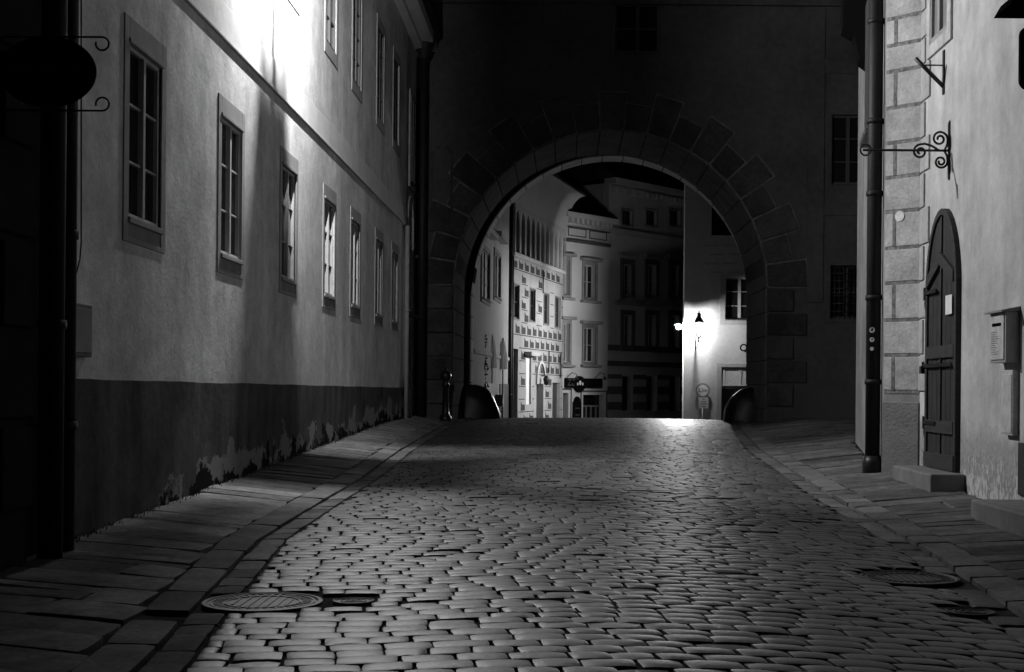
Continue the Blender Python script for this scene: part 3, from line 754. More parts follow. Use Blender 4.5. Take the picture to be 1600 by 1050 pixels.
mb.build('wall', M['plaster_right'], rh)
MB().hexa([(4.1, 9.3, 8.72), (12, 9.3, 8.72), (12, 24.6, 8.72), (5.3, 24.6, 8.72), (4.1, 9.3, 8.8), (12, 9.3, 12), (12, 24.6, 12), (5.3, 24.6, 8.8)]).build('roof', M['roof'], rh)
window(FRt, wq[0], wq[1], wq[2], wq[3], rh, rec=.03, cols=2, rows=2, fr=.05, sur=(.14, .14, .14), proud=.03, m_sur='quoin', sill=False, m_pane='pane_light', m_sash='trim')
# quoin face
FQ = Fr((P0.x, P0.y), (-1, 1), (-1, -1)); qw = A_ * math.sqrt(2)
_, zpl = FQ.hit(1405, 628); _, zst = FQ.hit(1405, 612)
MB().fb(FQ, -.0, qw, -.05, .03, 0, zpl).build('plinth', M['plinth'], rh, bevel=.008)
zs_ = [FQ.hit(1408, y)[1] for y in (612, 555, 500, 442, 387, 330, 276, 222, 167, 110, 69, 27, -28, -84, -140)]
mb = MB(); jb = MB()
for a, b in zip(zs_[:-1], zs_[1:]):
    mb.fb(FQ, .012, qw - .012, -.02, .014, a + .022, b - .022)
for i, a in enumerate(zs_):
    jb.fb(FQ, .005, qw - .02, -.02, .008, a - .022, a + .022)
    if i < len(zs_) - 1 and i % 2 == 0: jb.fb(FQ, qw * .67, qw * .67 + .045, -.02, .018, a + .022, zs_[i + 1] - .022)
mb.build('quoins', M['quoin'], rh, bevel=.006); jb.build('quoin_joints', M['joint'], rh)
mb = MB()
for i, (a, b) in enumerate(zip(zs_[:-1], zs_[1:])):
    wq_ = .38 if i % 2 == 0 else .17
    mb.fb(FRt, YC - wq_, YC - .004, -.02, .024, a + .012, b - .012)
mb.build('side_quoins', M['quoin_side'], rh, bevel=.008)
# arched door, hung on the outside of the wall
dy0, dy1 = 14.52, 15.75; dzb = .42; dzs = EYE + 1.22; dc = (dy0 + dy1) / 2; hwd = (dy1 - dy0) / 2; rise = .83
def arch_pts(off, zb_):
    pts = [(dy0 + off, zb_)]
    for k in range(17):
        t = k / 16; th = math.pi * (1 - t); u = dc + (hwd - off) * math.cos(th); zz_ = dzs + (rise - off) * (math.sin(th) ** 1.12); pts.append((u, zz_))
    pts.append((dy1 - off, zb_)); return pts
o_, i_ = arch_pts(0, dzb), arch_pts(.075, dzb)
mb = MB()
dr = MB().fpoly(FRt, i_, -.02, .035).build('door', M['wood'], rh)
for k in range(len(o_) - 1): mb.fpoly(FRt, [i_[k], o_[k], o_[k + 1], i_[k + 1]], -.02, .06)
mb.build('door_frame', M['wood2'], dr, bevel=.006)
mb = MB(); mb.fb(FRt, dc - .02, dc + .02, .03, .055, dzb, dzs + rise - .09)
for pxy in (550, 667):
    _, zz_ = FRt.hit(1475, pxy); mb.fb(FRt, dy0 + .08, dy1 - .08, .03, .065, zz_ - .07, zz_ + .07)
for k in range(1, 6): mb.fb(FRt, dy0 + .08 + k * .18, dy0 + .086 + k * .18, .03, .039, dzb, dzs)
mb.fb(FRt, dy0 + .02, dy1 - .02, .03, .075, dzb, dzb + .17)
mb.fpoly(FRt, [(dy1 - .08, dzs - .04), (dy1 - .08, dzs + .09), (dc, dzs + .34), (dc, dzs + .2)], .03, .075)
mb.fpoly(FRt, [(dy0 + .08, dzs - .04), (dy0 + .08, dzs + .09), (dc, dzs + .34), (dc, dzs + .2)], .03, .075)
mb.build('batten', M['wood2'], dr, bevel=.006)
for pxy in (467, 668):
    _, zz_ = FRt.hit(1453, pxy)
    mb = MB(); mb.fb(FRt, dy1 + .0, dy1 + .05, .0, .07, zz_ - .02, zz_ + .13)
    mb.tube([FRt.p(dy1 + .03, .04, zz_), FRt.p(dy1 + .08, .04, zz_ - .05), FRt.p(dy1 + .05, .04, zz_ - .12), FRt.p(dy1 + .01, .04, zz_ - .1)], .01, 6)
    mb.fb(FRt, dy1 - .5, dy1, .062, .078, zz_ + .04, zz_ + .08)
    mb.build('hinge', M['black_iron'], dr)
_, zz_ = FRt.hit(1453, 572); mb = MB(); mb.fb(FRt, dy0 + .1, dy1 + .06, .066, .08, zz_ - .02, zz_ + .02); mb.fb(FRt, dy1 + .0, dy1 + .09, .03, .1, zz_ - .09, zz_ + .0)
mb.tube([FRt.p(dy1 + .02, .065, zz_), FRt.p(dy1 + .02, .065, zz_ + .05), FRt.p(dy1 + .07, .065, zz_ + .05), FRt.p(dy1 + .07, .065, zz_)], .009, 6)
mb.build('latch', M['black_iron'], dr)
pq = FRt.rect(1478, 461, 1488, 491, .06)
tag(MB().fb(FRt, pq[0], pq[1], .062, .066, pq[2], pq[3]).build('paper_notice', M['paper'], loc=FRt.p(pq[0], .06, pq[2])), 'white paper notice pinned to the arched wooden door', 'notice')
# steps and vent
mb = MB().box(3.92, XR_ - .002, 14.3, 15.95, .05, .41); tag(mb.build('door_step', M['step'], loc=(4.1, 15, .2), bevel=.02), 'stone step below the arched wooden door', 'step')
mb = MB().box(3.74, XR_ - .002, 10.2, 12.3, 0, .31); tag(mb.build('door_step', M['step'], loc=(4.0, 11, .1), bevel=.02), 'long low stone step at the right edge below the mailbox', 'step')
mb = MB().fb(FRt, 11.6, 12.62, -.0, .02, .33, .82); tag(mb.build('cellar_hatch', M['wood'], loc=FRt.p(12, 0, .4), bevel=.004), 'dark low hatch in the wall above the long step', 'hatch')
# round plate on the quoins
u_, z_ = FQ.hit(1407, 338); mb = MB(); mb.fpoly(FQ, [(u_ + .063 * math.cos(k / 12 * math.pi), z_ + .063 * math.sin(k / 12 * math.pi)) for k in range(24)], .012, .024)
tag(mb.build('round_plate', M['paper'], loc=FQ.p(u_, .012, z_)), 'small plain white disc fixed to the corner blocks', 'plate')
# mailbox
t = thing('mailbox', (XR_, 12.9, 1.55), 'grey metal mailbox with a printed front and slot, on the right wall', 'mailbox')
mz0, mz1, my0, my1, md = EYE + .27, EYE + .75, 12.66, 13.12, .13
MB().fb(FRt, my0, my1, 0, md, mz0, mz1).build('case', M['box_paint'], t, bevel=.006)
MB().fpoly(Fr((XR_, 0), (-1, 0), (0, -1)), [(-.0, mz1 + .004), (-.0, mz1 + .05), (md + .05, mz1 + .012), (md + .05, mz1 - .004)], -my1 - .03, -my0 + .03).build('lid', M['apron'], t)
dd = MB().fb(FRt, my0 + .03, my1 - .03, md - .005, md + .012, mz0 + .03, mz1 - .03).build('door', M['cab_paint'], t, bevel=.003)
MB().fb(FRt, my0 + .1, my1 - .1, md + .008, md + .016, mz1 - .13, mz1 - .1).build('slot', M['sign_black'], dd)
mb = MB()
for i in range(11):
    l = .1 + rnd() * .14; mb.fb(FRt, my1 - .07 - l, my1 - .07, md + .008, md + .0135, mz1 - .19 - i * .021, mz1 - .183 - i * .021)
mb.build('printed_lines', M['joint'], dd)
t = thing('wall_cabinet', (XR_, 12.85, .9), 'narrow pale metal cabinet on the wall under the mailbox', 'cabinet')
MB().fb(FRt, 12.66, 12.98, 0, .06, EYE - .42, EYE + .2).build('case', M['cab_paint'], t, bevel=.005)
MB().fb(FRt, 12.675, 12.965, .055, .068, EYE - .4, EYE + .16).build('door', M['cab_paint'], t, bevel=.004)
# right downpipe
dp = downpipe(3.875, 16.78, .28, 8.65, .092, 'tall dark downpipe with round stickers at the corner of the right house', [1.4, 2.45, 3.75, 4.65, 5.9, 7.2], shoe=True, wallx=4.0)
for i, (pxx, pyy, rr) in enumerate(((1361, 516, .035), (1361, 531, .03), (1360, 545, .025))):
    p = at(pxx, pyy, 16.78); a = math.atan2(-16.78 + 0, -3.875) - .18; mb = MB()
    vs = []
    for k in range(16):
        th = 2 * math.pi * k / 16; da = rr * math.cos(th) / .094; vs.append((3.875 + .0945 * math.cos(a + da), 16.78 + .0945 * math.sin(a + da), p.z + rr * math.sin(th)))
    mb.add(vs, [tuple(range(16))]); mb.build('sticker', M['sticker'], dp)
# dark window shutters seen edge-on behind the downpipe
FV = Fr((P1.x, P1.y), tuple(P2 - P1), (-(P2 - P1).y, (P2 - P1).x))
for za, zb_, ua, ub in ((EYE + 3.5, EYE + 5.4, 1.5, 2.4),):
    mb = MB(); mb.fb(FV, ua, ub, -.02, .1, za, zb_); mb.build('shutter', M['darkwood'], rh, bevel=.01)
    MB().fb(FV, ua - .1, ub + .1, -.02, .16, za - .08, za).build('sill', M['darkwood'], rh, bevel=.01)
mb = MB(); mb.fpoly(Fr((4.35, 19.3), (-1, .12), (-.12, -1)), [(-.2, EYE + 4.5), (.12, EYE + 4.75), (.2, EYE + 5.1), (.36, EYE + 5.2), (.36, EYE + 6.5), (-.2, EYE + 6.5)], -.4, 0)
mb.build('eave_bracket', M['sign_black'], rh)

# flag holder
t = thing('flag_holder', (XR_, 15.25, EYE + 3.4), 'slanted iron flagpole holder on the right wall below the window', 'flag holder')
yb = 15.25
MB().box(XR_ - .015, XR_, yb - .03, yb + .03, EYE + 3.36, EYE + 3.86).build('wall_plate', M['black_iron'], t)
MB().tube([(XR_ - .01, yb, EYE + 3.45), (XR_ - .33, yb, EYE + 3.77)], .024, 10).build('socket', M['black_iron'], t)
MB().tube([(XR_ - .01, yb, EYE + 3.69), (XR_ - .22, yb, EYE + 3.69)], .009, 8).build('stay', M['black_iron'], t)
# scroll bracket
yb = 15.0; FK = Fr((XR_, yb), (-1, 0), (0, -1))
zc = FK.hit(1440, 235)[1]
t = thing('scroll_bracket', (XR_, yb, zc), 'long empty wrought iron sign bracket with scrolls above the arched door', 'sign bracket')
MB().fpoly(FK, [(0, zc - .3), (.008, zc - .33), (.02, zc - .3), (.02, zc + .3), (.008, zc + .34), (0, zc + .3)], -.02, .02).build('wall_plate', M['black_iron'], t)
MB().tube([FK.p(0, 0, zc), FK.p(.97, 0, zc)], .014, 8).build('bar', M['black_iron'], t)
def spiral(cu, cz, r0, r1, a0, turns, n=26):
    return [FK.p(cu + (r0 + (r1 - r0) * i / n) * math.cos(a0 + turns * 2 * math.pi * i / n), 0, cz + (r0 + (r1 - r0) * i / n) * math.sin(a0 + turns * 2 * math.pi * i / n)) for i in range(n + 1)]
MB().tube([FK.p(.06, 0, zc), FK.p(.03, 0, zc + .07)] + spiral(.115, zc + .13, .09, .02, math.pi * 1.05, -1.6), .013, 8).build('scroll', M['black_iron'], t)
MB().tube([FK.p(.06, 0, zc), FK.p(.03, 0, zc - .07)] + spiral(.10, zc - .125, .075, .02, math.pi * .95, 1.6), .013, 8).build('scroll', M['black_iron'], t)
MB().tube([FK.p(.12, 0, zc), FK.p(.2, 0, zc + .05), FK.p(.28, 0, zc + .075)] + spiral(.33, zc - .015, .085, .02, math.pi * .6, -1.5)[1:], .013, 8).build('scroll', M['black_iron'], t)
MB().tube(spiral(.94, zc, .06, .06, 0, 1), .01, 8).build('ring', M['black_iron'], t)
# hanging board at the right edge
t = thing('hanging_sign', (XR_, 10.0, EYE + 2.8), 'black rounded board hanging from a hood at the right edge of the picture', 'hanging sign')
FH = Fr((0, 10.0), (1, 0), (0, -1)); a_ = at(1594, 40, 10); b_ = at(1594, 140, 10); rr = .07; pts = []
for cx_, cz_, s0 in ((a_.x + rr, a_.z - rr, 90), (a_.x + rr, b_.z + rr, 180), (4.1 - rr, b_.z + rr, 270), (4.1 - rr, a_.z - rr, 0)):
    for k in range(6): th = R(s0 + k * 18); pts.append((cx_ + rr * math.cos(th), cz_ + rr * math.sin(th)))
MB().fpoly(FH, pts, -.03, .03).build('board', M['sign_black'], t)
h_ = at(1566, 17, 10); mb = MB(); mb.hexa([(h_.x, 9.8, h_.z), (XR_, 9.8, h_.z), (XR_, 10.2, h_.z), (h_.x, 10.2, h_.z), (h_.x + .04, 9.84, h_.z + .08), (XR_, 9.84, h_.z + .2), (XR_, 10.16, h_.z + .2), (h_.x + .04, 10.16, h_.z + .08)])
mb.tube([(3.6, 10, a_.z), (3.6, 10, h_.z)], .008, 6); mb.tube([(4.0, 10, a_.z), (4.0, 10, h_.z)], .008, 6)
mb.build('hood', M['sign_black'], t)

# ------------------------------------------------------------------ houses beyond the arch
# plain house on the left
FA = Fr((-2.62, 39.2), (.05, 1), (1, -.05))
ha = thing('plain_house', (-2.6, 44, 0), 'pale house with two tall windows just beyond the left of the archway', 'house')
mb = MB(); wa = FA.rect(752, 392, 764, 468); wb_ = FA.rect(772, 398, 781, 465)
ha_len = 11.75
ops = [(wa[0], wa[1], wa[2], wa[3]), (wb_[0], wb_[1], wb_[2], wb_[3])]
wall(mb, FA, 0, ha_len, -2.5, 8.6, ops, .3); mb.fb(FA, 0, ha_len, -6, -.31, -2.5, 8.6)
mb.build('wall', M['house_white'], ha)
for q in ops:
    W_ = window(FA, q[0], q[1], q[2], q[3], ha, rec=.06, rows=3, sur=(.2, .15, .15), proud=.04, m_sash='trim', m_pane='curtain')
    MB().fb(FA, q[0] - .35, q[1] + .35, -.02, .28, q[3] + .5, q[3] + .68).build('cornice', M['house_white'], W_, bevel=.02)
zl = FA.hit(765, 556)[1]
MB().fb(FA, 0, ha_len, -.02, .05, zl - .03, zl + .10).build('string_course', M['house_white'], ha, bevel=.02)
MB().fb(FA, 3.4, 7.2, -.02, .03, -1.5, zl - .9).build('door', M['darkwood'], ha)
MB().fb(FA, 8, 11.3, -.02, .03, -1.8, zl - .9).build('door', M['darkwood'], ha)
MB().hexa([FA.p(0, .5, 8.62), FA.p(ha_len, .5, 8.62), FA.p(ha_len, -6, 8.62), FA.p(0, -6, 8.62), FA.p(0, .5, 8.7), FA.p(ha_len, .5, 8.7), FA.p(ha_len, -5, 12), FA.p(0, -5, 12)]).build('roof', M['roof'], ha)

# sgraffito house
FB = Fr((-1.96, 51.0), (.224, .975), (.975, -.224))
hb = thing('sgraffito_house', (-1.9, 52, -1), 'tall house with scratched block pattern, painted arcade and a deep curved eave', 'house')
LB = FB.hit(880, 500)[0]; z_arc = FB.hit(840, 412)[1]
zat = lambda x, y: FB.hit(x, y)[1]
ztop = zat(812, 322)
mb = MB(); wins = [FB.rect(a - 4, c, a + 4, d) for a, c, d in ((807, 445, 498), (832, 452, 502), (853.5, 459, 507), (871, 465, 512))]
doors = [FB.rect(838, 600, 849, 665), FB.rect(863, 598, 875, 665), FB.rect(801, 545, 809, 665)]
ops = [(q[0], q[1], q[2], q[3]) for q in wins] + [(q[0], q[1], q[2] - .5, q[3]) for q in doors]
sl = FB.rect(822, 556, 830, 632)
ops.append((sl[0], sl[1], sl[2], sl[3]))
wall(mb, FB, 0, LB, -3, ztop, ops, .3); mb.fb(FB, 0, LB, -5, -.32, -3, ztop + 1)
mb.build('wall', M['sgraffito_light'], hb)
for q in wins:
    window(FB, q[0], q[1], q[2], q[3], hb, rec=.12, rows=2, cols=1, sur=(.06, .06, .06), proud=.02, m_sash='darkwood', m_sur='apron', sill=False)
for q in doors: MB().fb(FB, q[0], q[1], -.25, -.15, q[2] - .5, q[3]).build('door', M['darkwood'], hb)
MB().fb(FB, sl[0], sl[1], -.14, -.08, sl[2], sl[3]).build('display_panel', M['paper'], hb)
MB().fb(FB, sl[0] - .3, sl[1] + .3, -.02, .3, sl[3], sl[3] + .15).build('door_hood', M['house_white'], hb)
# pattern: rows of envelope-shaped blocks and course lines
mb = MB(); lines = MB(); zr = -2.2; step_ = .50; r_ = 0
blocked = [(q[0] - .12, q[1] + .12, q[2] - .1, q[3] + .15) for q in wins + doors + [sl]]
def free(a, b, c, d): return not any(a < q[1] and b > q[0] and c < q[3] and d > q[2] for q in blocked)
while zr < z_arc - .5:
    u = .1 + (.45 if r_ % 2 else 0)
    while u < LB - .75:
        if free(u, u + .72, zr, zr + .45):
            h_ = .30 + rnd() * .04
            mb.fpoly(FB, [(u + .04, zr + .07), (u + .68, zr + .07), (u + .66, zr + h_), (u + .26, zr + h_), (u + .07, zr + h_ + .12)], .002, .006)
        u += .9
    u = .0
    while u < LB - .3:
        if free(u, u + .3, zr, zr + .05): lines.fb(FB, u, u + .3, .002, .006, zr, zr + .035)
        u += .3
    zr += step_; r_ += 1
mb.add(lines.v, lines.f); mb.build('sgraffito_blocks', M['sgraffito_dark'], hb)
MB().fb(FB, 0, LB + .02, -.02, .12, z_arc - .06, z_arc + .1).build('string_course', M['house_cream'], hb, bevel=.02)
# painted lancets: recessed front panels
zla, zlb = z_arc + .12, ztop - .05
mb = MB(); nl = 11; pw = LB / nl
MB().fb(FB, 0.01, LB - .01, .002, .01, zla, zlb).build('arcade_panel', M['arcade_back'], hb)
ops = []
for i in range(nl):
    c = (i + .5) * pw; hw_ = pw * .36
    ops.append((c - hw_, c + hw_, zla - 1, (lambda u, c=c, hw_=hw_: zlb - .75 + .55 * math.sqrt(max(0, 1 - (abs(u - c) / hw_) ** 1.6))), 8))
wall(mb, FB, 0.01, LB - .01, zla, zlb, ops, .10, front=.12)
mb.build('arcade', M['house_white'], hb)
mb = MB(); nv = 10; vs = []
for k in range(nv + 1):
    th = math.pi / 2 * k / nv; n_ = .13 + .8 * (1 - math.cos(th)); z_ = zlb + 1.5 * math.sin(th)
    for u in (-.2, LB + .1): vs.append(FB.p(u, n_, z_))
for u in (-.2, LB + .1): vs.append(FB.p(u, -.3, zlb + 1.5))
mb.add(vs, [(2 * k, 2 * k + 1, 2 * k + 3, 2 * k + 2) for k in range(nv + 1)], True)
vs2 = [FB.p(LB + .1, .13 + .8 * (1 - math.cos(math.pi / 2 * k / nv)), zlb + 1.5 * math.sin(math.pi / 2 * k / nv)) for k in range(nv + 1)] + [FB.p(LB + .1, -.3, zlb + 1.5), FB.p(LB + .1, -.3, zlb)]
mb.add(vs2, [tuple(range(len(vs2)))])
mb.build('cove_eave', M['house_cream'], hb)
MB().hexa([FB.p(-.2, 1.0, zlb + 1.52), FB.p(LB + .2, 1.0, zlb + 1.52), FB.p(LB + .2, -6, zlb + 1.52), FB.p(-.2, -6, zlb + 1.52), FB.p(-.2, 1.0, zlb + 1.6), FB.p(LB + .2, 1.0, zlb + 1.6), FB.p(LB + .2, -2, zlb + 4.0), FB.p(-.2, -2, zlb + 4.0)]).build('roof', M['roof'], hb)
mb = MB()
for x_, a, b in ((846, 422, 458), (855, 548, 582), (873.5, 552, 590)):
    u, z1_ = FB.hit(x_, a); _, z0_ = FB.hit(x_, b); mb.tube([FB.p(u, .08, z0_), FB.p(u, .08, z1_)], .03, 6)
mb.build('tie_anchor', M['black_iron'], hb)
downpipe(-2.02, 50.6, -1.5, 8.4, .11, 'black downpipe between the pale house and the sgraffito house', [1, 4, 6.5])
downpipe(-1.93, 51.1, -1.5, 7.8, .05, 'thin black pipe at the near edge of the sgraffito house', [2.4, 4])
# small lamp above the door
u, z_ = FB.hit(844.5, 594); t = thing('door_lamp', FB.p(u, 0, z_), 'small black unlit lamp above the narrow arched door of the sgraffito house', 'lamp')
MB().lathe(FB.p(u, .25, z_), [(.02, -.22), (.1, -.16), (.13, .08), (.04, .2)], 8).build('shade', M['black_iron'], t)
MB().tube([FB.p(u, 0, z_ + .18), FB.p(u, .25, z_ + .18)], .02, 6).build('arm', M['black_iron'], t)
q = doors[0]; cxd = (q[0] + q[1]) / 2; hw_ = (q[1] - q[0]) / 2 + .1; mb = MB()
for k in range(8):
    f_ = lambda t_, o_: (cxd + (hw_ + o_) * math.cos(math.pi * (1 - t_)), q[3] + .0 + (hw_ + o_) * 1.2 * math.sin(math.pi * t_))
    mb.fpoly(FB, [f_(k / 8, 0), f_(k / 8, .1), f_((k + 1) / 8, .1), f_((k + 1) / 8, 0)], -.02, .08)
mb.build('door_arch', M['house_cream'], hb)

# centre house
oc = FB.p(LB, 0, 0); FCn = Fr((oc[0] + .02, oc[1]), (.64, .77), (.77, -.64))
hc = thing('cream_house', (oc[0], oc[1], -1), 'narrow cream house with a black shop sign in the middle of the archway', 'house')
LC = FCn.hit(950, 500)[0]; zct = FCn.hit(915, 345)[1]
cz = lambda x, y: FCn.hit(x, y)[1]
w_a = FCn.rect(912, 414, 930, 466); w_b = FCn.rect(912, 512, 930, 566)
w_c = FCn.rect(874, 406, 889, 461); w_d = FCn.rect(874, 505, 889, 566)
w_e = FCn.rect(911, 617, 944, 670); w_f = FCn.rect(868, 614, 888, 670)
ops = [(q[0], q[1], q[2], q[3]) for q in (w_a, w_b, w_e)] + [(max(.0, q[0]), q[1], q[2], q[3]) for q in (w_c, w_d, w_f)]
mb = MB(); wall(mb, FCn, -.5, LC, -3.5, zct, ops, .35); mb.fb(FCn, -.5, LC, -5, -.42, -3.5, zct)
mb.build('wall', M['house_cream'], hc)
for q in (w_a, w_b, (max(.0, w_c[0]), w_c[1], w_c[2], w_c[3]), (max(.0, w_d[0]), w_d[1], w_d[2], w_d[3])):
    W_ = window(FCn, q[0], q[1], q[2], q[3], hc, rec=.22, rows=2, sur=(.14, .1, .16), proud=.05, m_sash='sash', m_sur='apron', m_sill='apron')
    MB().fb(FCn, q[0] - .3, q[1] + .3, -.02, .22, q[3] + .16, q[3] + .3).build('hood', M['apron'], W_, bevel=.02)
    MB().fb(FCn, q[0] - .25, q[1] + .25, -.02, .2, q[2] - .22, q[2] - .11).build('ledge', M['apron'], W_, bevel=.02)
MB().fb(FCn, w_e[0], w_e[1], -.34, -.3, w_e[2] - .5, w_e[3]).build('shop_window', M['glass'], hc)
MB().fb(FCn, max(0, w_f[0]), w_f[1], -.34, -.3, w_f[2] - .5, w_f[3]).build('shop_window', M['glass'], hc)
mb = MB()
for q in (w_e, (max(.0, w_f[0]), w_f[1], w_f[2], w_f[3])):
    mb.fb(FCn, q[0] - .2, q[0] - .14, -.02, .03, q[2] - .5, q[3] + .2); mb.fb(FCn, q[1] + .14, q[1] + .2, -.02, .03, q[2] - .5, q[3] + .2); mb.fb(FCn, q[0] - .14, q[1] + .14, -.02, .03, q[3] + .14, q[3] + .2)
mb.build('shop_surround', M['band'], hc)
mb = MB(); q = w_e
for i in range(4): uu = q[0] + (q[1] - q[0]) * (i + .5) / 4.3; mb.fb(FCn, uu - .03, uu + .03, -.3, -.24, q[2] - .5, q[2] + 1.0)
mb.fb(FCn, q[0], q[1], -.3, -.24, q[2] + 1.0, q[2] + 1.07); mb.build('glazing_bar', M['apron'], hc)
za = cz(915, 390); mb = MB(); mb.fb(FCn, -.3, LC, -.02, .14, cz(915, 378) - .1, cz(915, 378) + .02); mb.fb(FCn, -.3, LC, -.02, .06, cz(915, 357), cz(915, 359))
mb.build('frieze_band', M['band'], hc)
mb = MB(); mb.fb(FCn, -.3, LC + .15, -.3, .45, zct, zct + .22); 
for i in range(9): uu = .1 + i * LC / 9; mb.fb(FCn, uu, uu + .14, -.02, .36, zct - .22, zct - .002)
mb.build('cornice', M['house_cream'], hc)
mb = MB(); zz1, zz2 = cz(915, 360), cz(915, 372)
for a, b in ((.25, LC * .48), (LC * .55, LC - .15)):
    mb.fb(FCn, a, b, -.02, .02, zz1, zz1 + .05); mb.fb(FCn, a, b, -.02, .02, zz2, zz2 + .05); mb.fb(FCn, a, a + .05, -.02, .02, zz2 + .05, zz1); mb.fb(FCn, b - .05, b, -.02, .02, zz2 + .05, zz1)
mb.build('frieze_panel', M['band'], hc)
MB().hexa([FCn.p(-.2, .5, zct + .24), FCn.p(LC + .1, .5, zct + .24), FCn.p(LC + .1, -5, zct + .24), FCn.p(-.2, -5, zct + .24), FCn.p(-.2, .4, zct + .3), FCn.p(LC + .1, .4, zct + .3), FCn.p(LC + .1, -3, zct + 2.6), FCn.p(-.2, -3, zct + 2.6)]).build('roof', M['roof'], hc)
# shop sign
sg = FCn.rect(881, 591, 939, 606); sg = (max(.05, sg[0]), sg[1], sg[2], sg[3])
t = thing('shop_sign', FCn.p(sg[0], 0, sg[2]), 'long black shop sign with an oval medallion and three pale dots on the cream house', 'shop sign')
MB().fb(FCn, sg[0], sg[1], .02, .1, sg[2], sg[3]).build('board', M['sign_black'], t)
mu, mz = FCn.hit(903, 600); pts = [(mu + .40 * math.cos(k / 12 * math.pi), mz + .36 * math.sin(k / 12 * math.pi)) for k in range(24)]
MB().fpoly(FCn, pts, .02, .13).build('medallion', M['sign_black'], t)
mb = MB()
for du, dz, r_ in ((-.18, 0, .05), (0, .05, .08), (.18, 0, .05)): mb.fpoly(FCn, [(mu + du + r_ * math.cos(k / 6 * math.pi), mz + dz + r_ * 1.3 * math.sin(k / 6 * math.pi)) for k in range(12)], .12, .14)
mb.build('emblem', M['paper'], t)
ub3 = (FCn.u.x, FCn.u.y, 0); nb3 = (FCn.n.x, FCn.n.y, 0)
text_mesh('lettering', 'ZG', .42, M['sign_letter'], t, FCn.p(sg[0] + .42, .11, (sg[2] + sg[3]) / 2), ub3, (0, 0, 1), nb3)
mb = MB()
for x_ in (889, 933):
    u, z_ = FCn.hit(x_, 589); mb.tube([FCn.p(u - .25, .02, z_ - .1), FCn.p(u - .15, .3, z_ + .2), FCn.p(u, .45, z_ + .12), FCn.p(u, .45, z_)], .015, 6); mb.lathe(FCn.p(u, .45, z_ - .08), [(.09, -.05), (.06, .06), (.02, .12)], 8)
mb.build('sign_lamp', M['black_iron'], t)
bq = FCn.rect(894, 628, 907, 668); pts = [(bq[0], bq[2] - .4), (bq[1], bq[2] - .4), (bq[1], bq[3])] + [((bq[0] + bq[1]) / 2 + (bq[1] - bq[0]) / 2 * math.cos(k / 6 * math.pi) * .8, bq[3] + .25 * math.sin(k / 6 * math.pi)) for k in range(7)] + [(bq[0], bq[3])]
t = thing('menu_board', FCn.p(bq[0], .05, bq[2]), 'black board with a rounded top on the wall between the shop openings', 'menu board')
MB().fpoly(FCn, pts, .01, .06).build('board', M['sign_black'], t)
mb = MB()
for i in range(4): mb.fb(FCn, bq[0] + .15, bq[1] - .15, .055, .065, bq[3] - .3 - i * .3, bq[3] - .26 - i * .3)
mb.build('chalk_lines', M['band'], t)

# dark house
od = FCn.p(LC, 0, 0); FD = Fr((od[0], od[1]), (.66, .75), (.75, -.66))
hd = thing('banded_house', (od[0], od[1], -1), 'dark house with striped ground floor and pedimented windows beyond the arch', 'house')
LD = 8.5; ztd = FD.hit(1010, 296)[1]; dz = lambda x, y: FD.hit(x, y)[1]
rows = [(413, 462), (492, 545)]; cxs = [980, 1018, 1054]
ops = []; wl_ = []
for x_ in cxs:
    for a, b in rows:
        q = FD.rect(x_ - 5.5, a, x_ + 5.5, b); q = (q[0] - .05, q[1] + .05, dz(x_, b), dz(x_, a)); wl_.append(q); ops.append(q)
    q = FD.rect(x_ - 8, 328, x_ + 8, 352); wl_.append(q + ('top',)); ops.append(q)
gd = []
for x_ in cxs:
    q = FD.rect(x_ - 8, 588, x_ + 8, 642); gd.append(q); ops.append((q[0], q[1], q[2], q[3]))
mb = MB(); wall(mb, FD, 0, LD, -3.5, ztd, [o[:4] for o in ops], .4); mb.fb(FD, 0, LD, -5, -.45, -3.5, ztd)
mb.build('wall', M['house_dark'], hd)
for q in wl_:
    if len(q) == 5: window(FD, q[0], q[1], q[2], q[3], hd, rec=.2, rows=1, sur=(.08, .08, .08), proud=.04, m_sash='darkwood', m_sur='apron', sill=False); continue
    W_ = window(FD, q[0], q[1], q[2], q[3], hd, rec=.25, rows=2, sur=(.22, .12, .22), proud=.06, m_sash='sash', m_sur='band', m_sill='band')
    if q[2] < dz(1000, 500):
        c = (q[0] + q[1]) / 2; z_ = q[3] + .45
        MB().fpoly(FD, [(c - .95, z_), (c + .95, z_), (c + .95, z_ + .1), (c, z_ + .45), (c - .95, z_ + .1)], -.02, .25).build('pediment', M['apron'], W_)
    else: MB().fb(FD, q[0] - .35, q[1] + .35, -.02, .22, q[3] + .3, q[3] + .45).build('hood', M['apron'], W_)
for q in gd: MB().fb(FD, q[0], q[1], -.38, -.32, q[2], q[3]).build('shop_pane', M['glass'], hd)
mb = MB()
for pyy, h_ in ((545, 9), (569, 8), (589, 7), (610, 12), (634, 12)):
    za, zb_ = dz(1000, pyy + h_ / 2), dz(1000, pyy - h_ / 2); us = [0] + [v for q in gd for v in (q[0] - .05, q[1] + .05)] + [LD]
    if zb_ > gd[0][3] + .15: mb.fb(FD, 0, LD, -.02, .03, za, zb_); continue
    for i in range(0, len(us), 2):
        if us[i + 1] > us[i]: mb.fb(FD, us[i], us[i + 1], -.02, .03, za, zb_)
mb.build('stripe_band', M['band'], hd)
mb = MB(); mb.fb(FD, 0, LD, -.3, .4, ztd - .05, ztd + .2); mb.fb(FD, 0, LD, -.02, .18, dz(1010, 368) - .12, dz(1010, 368) + .1)
for i in range(22): mb.fb(FD, .2 + i * .36, .36 + i * .36, -.02, .22, ztd - .42, ztd - .18)
mb.build('cornice', M['house_dark'], hd)
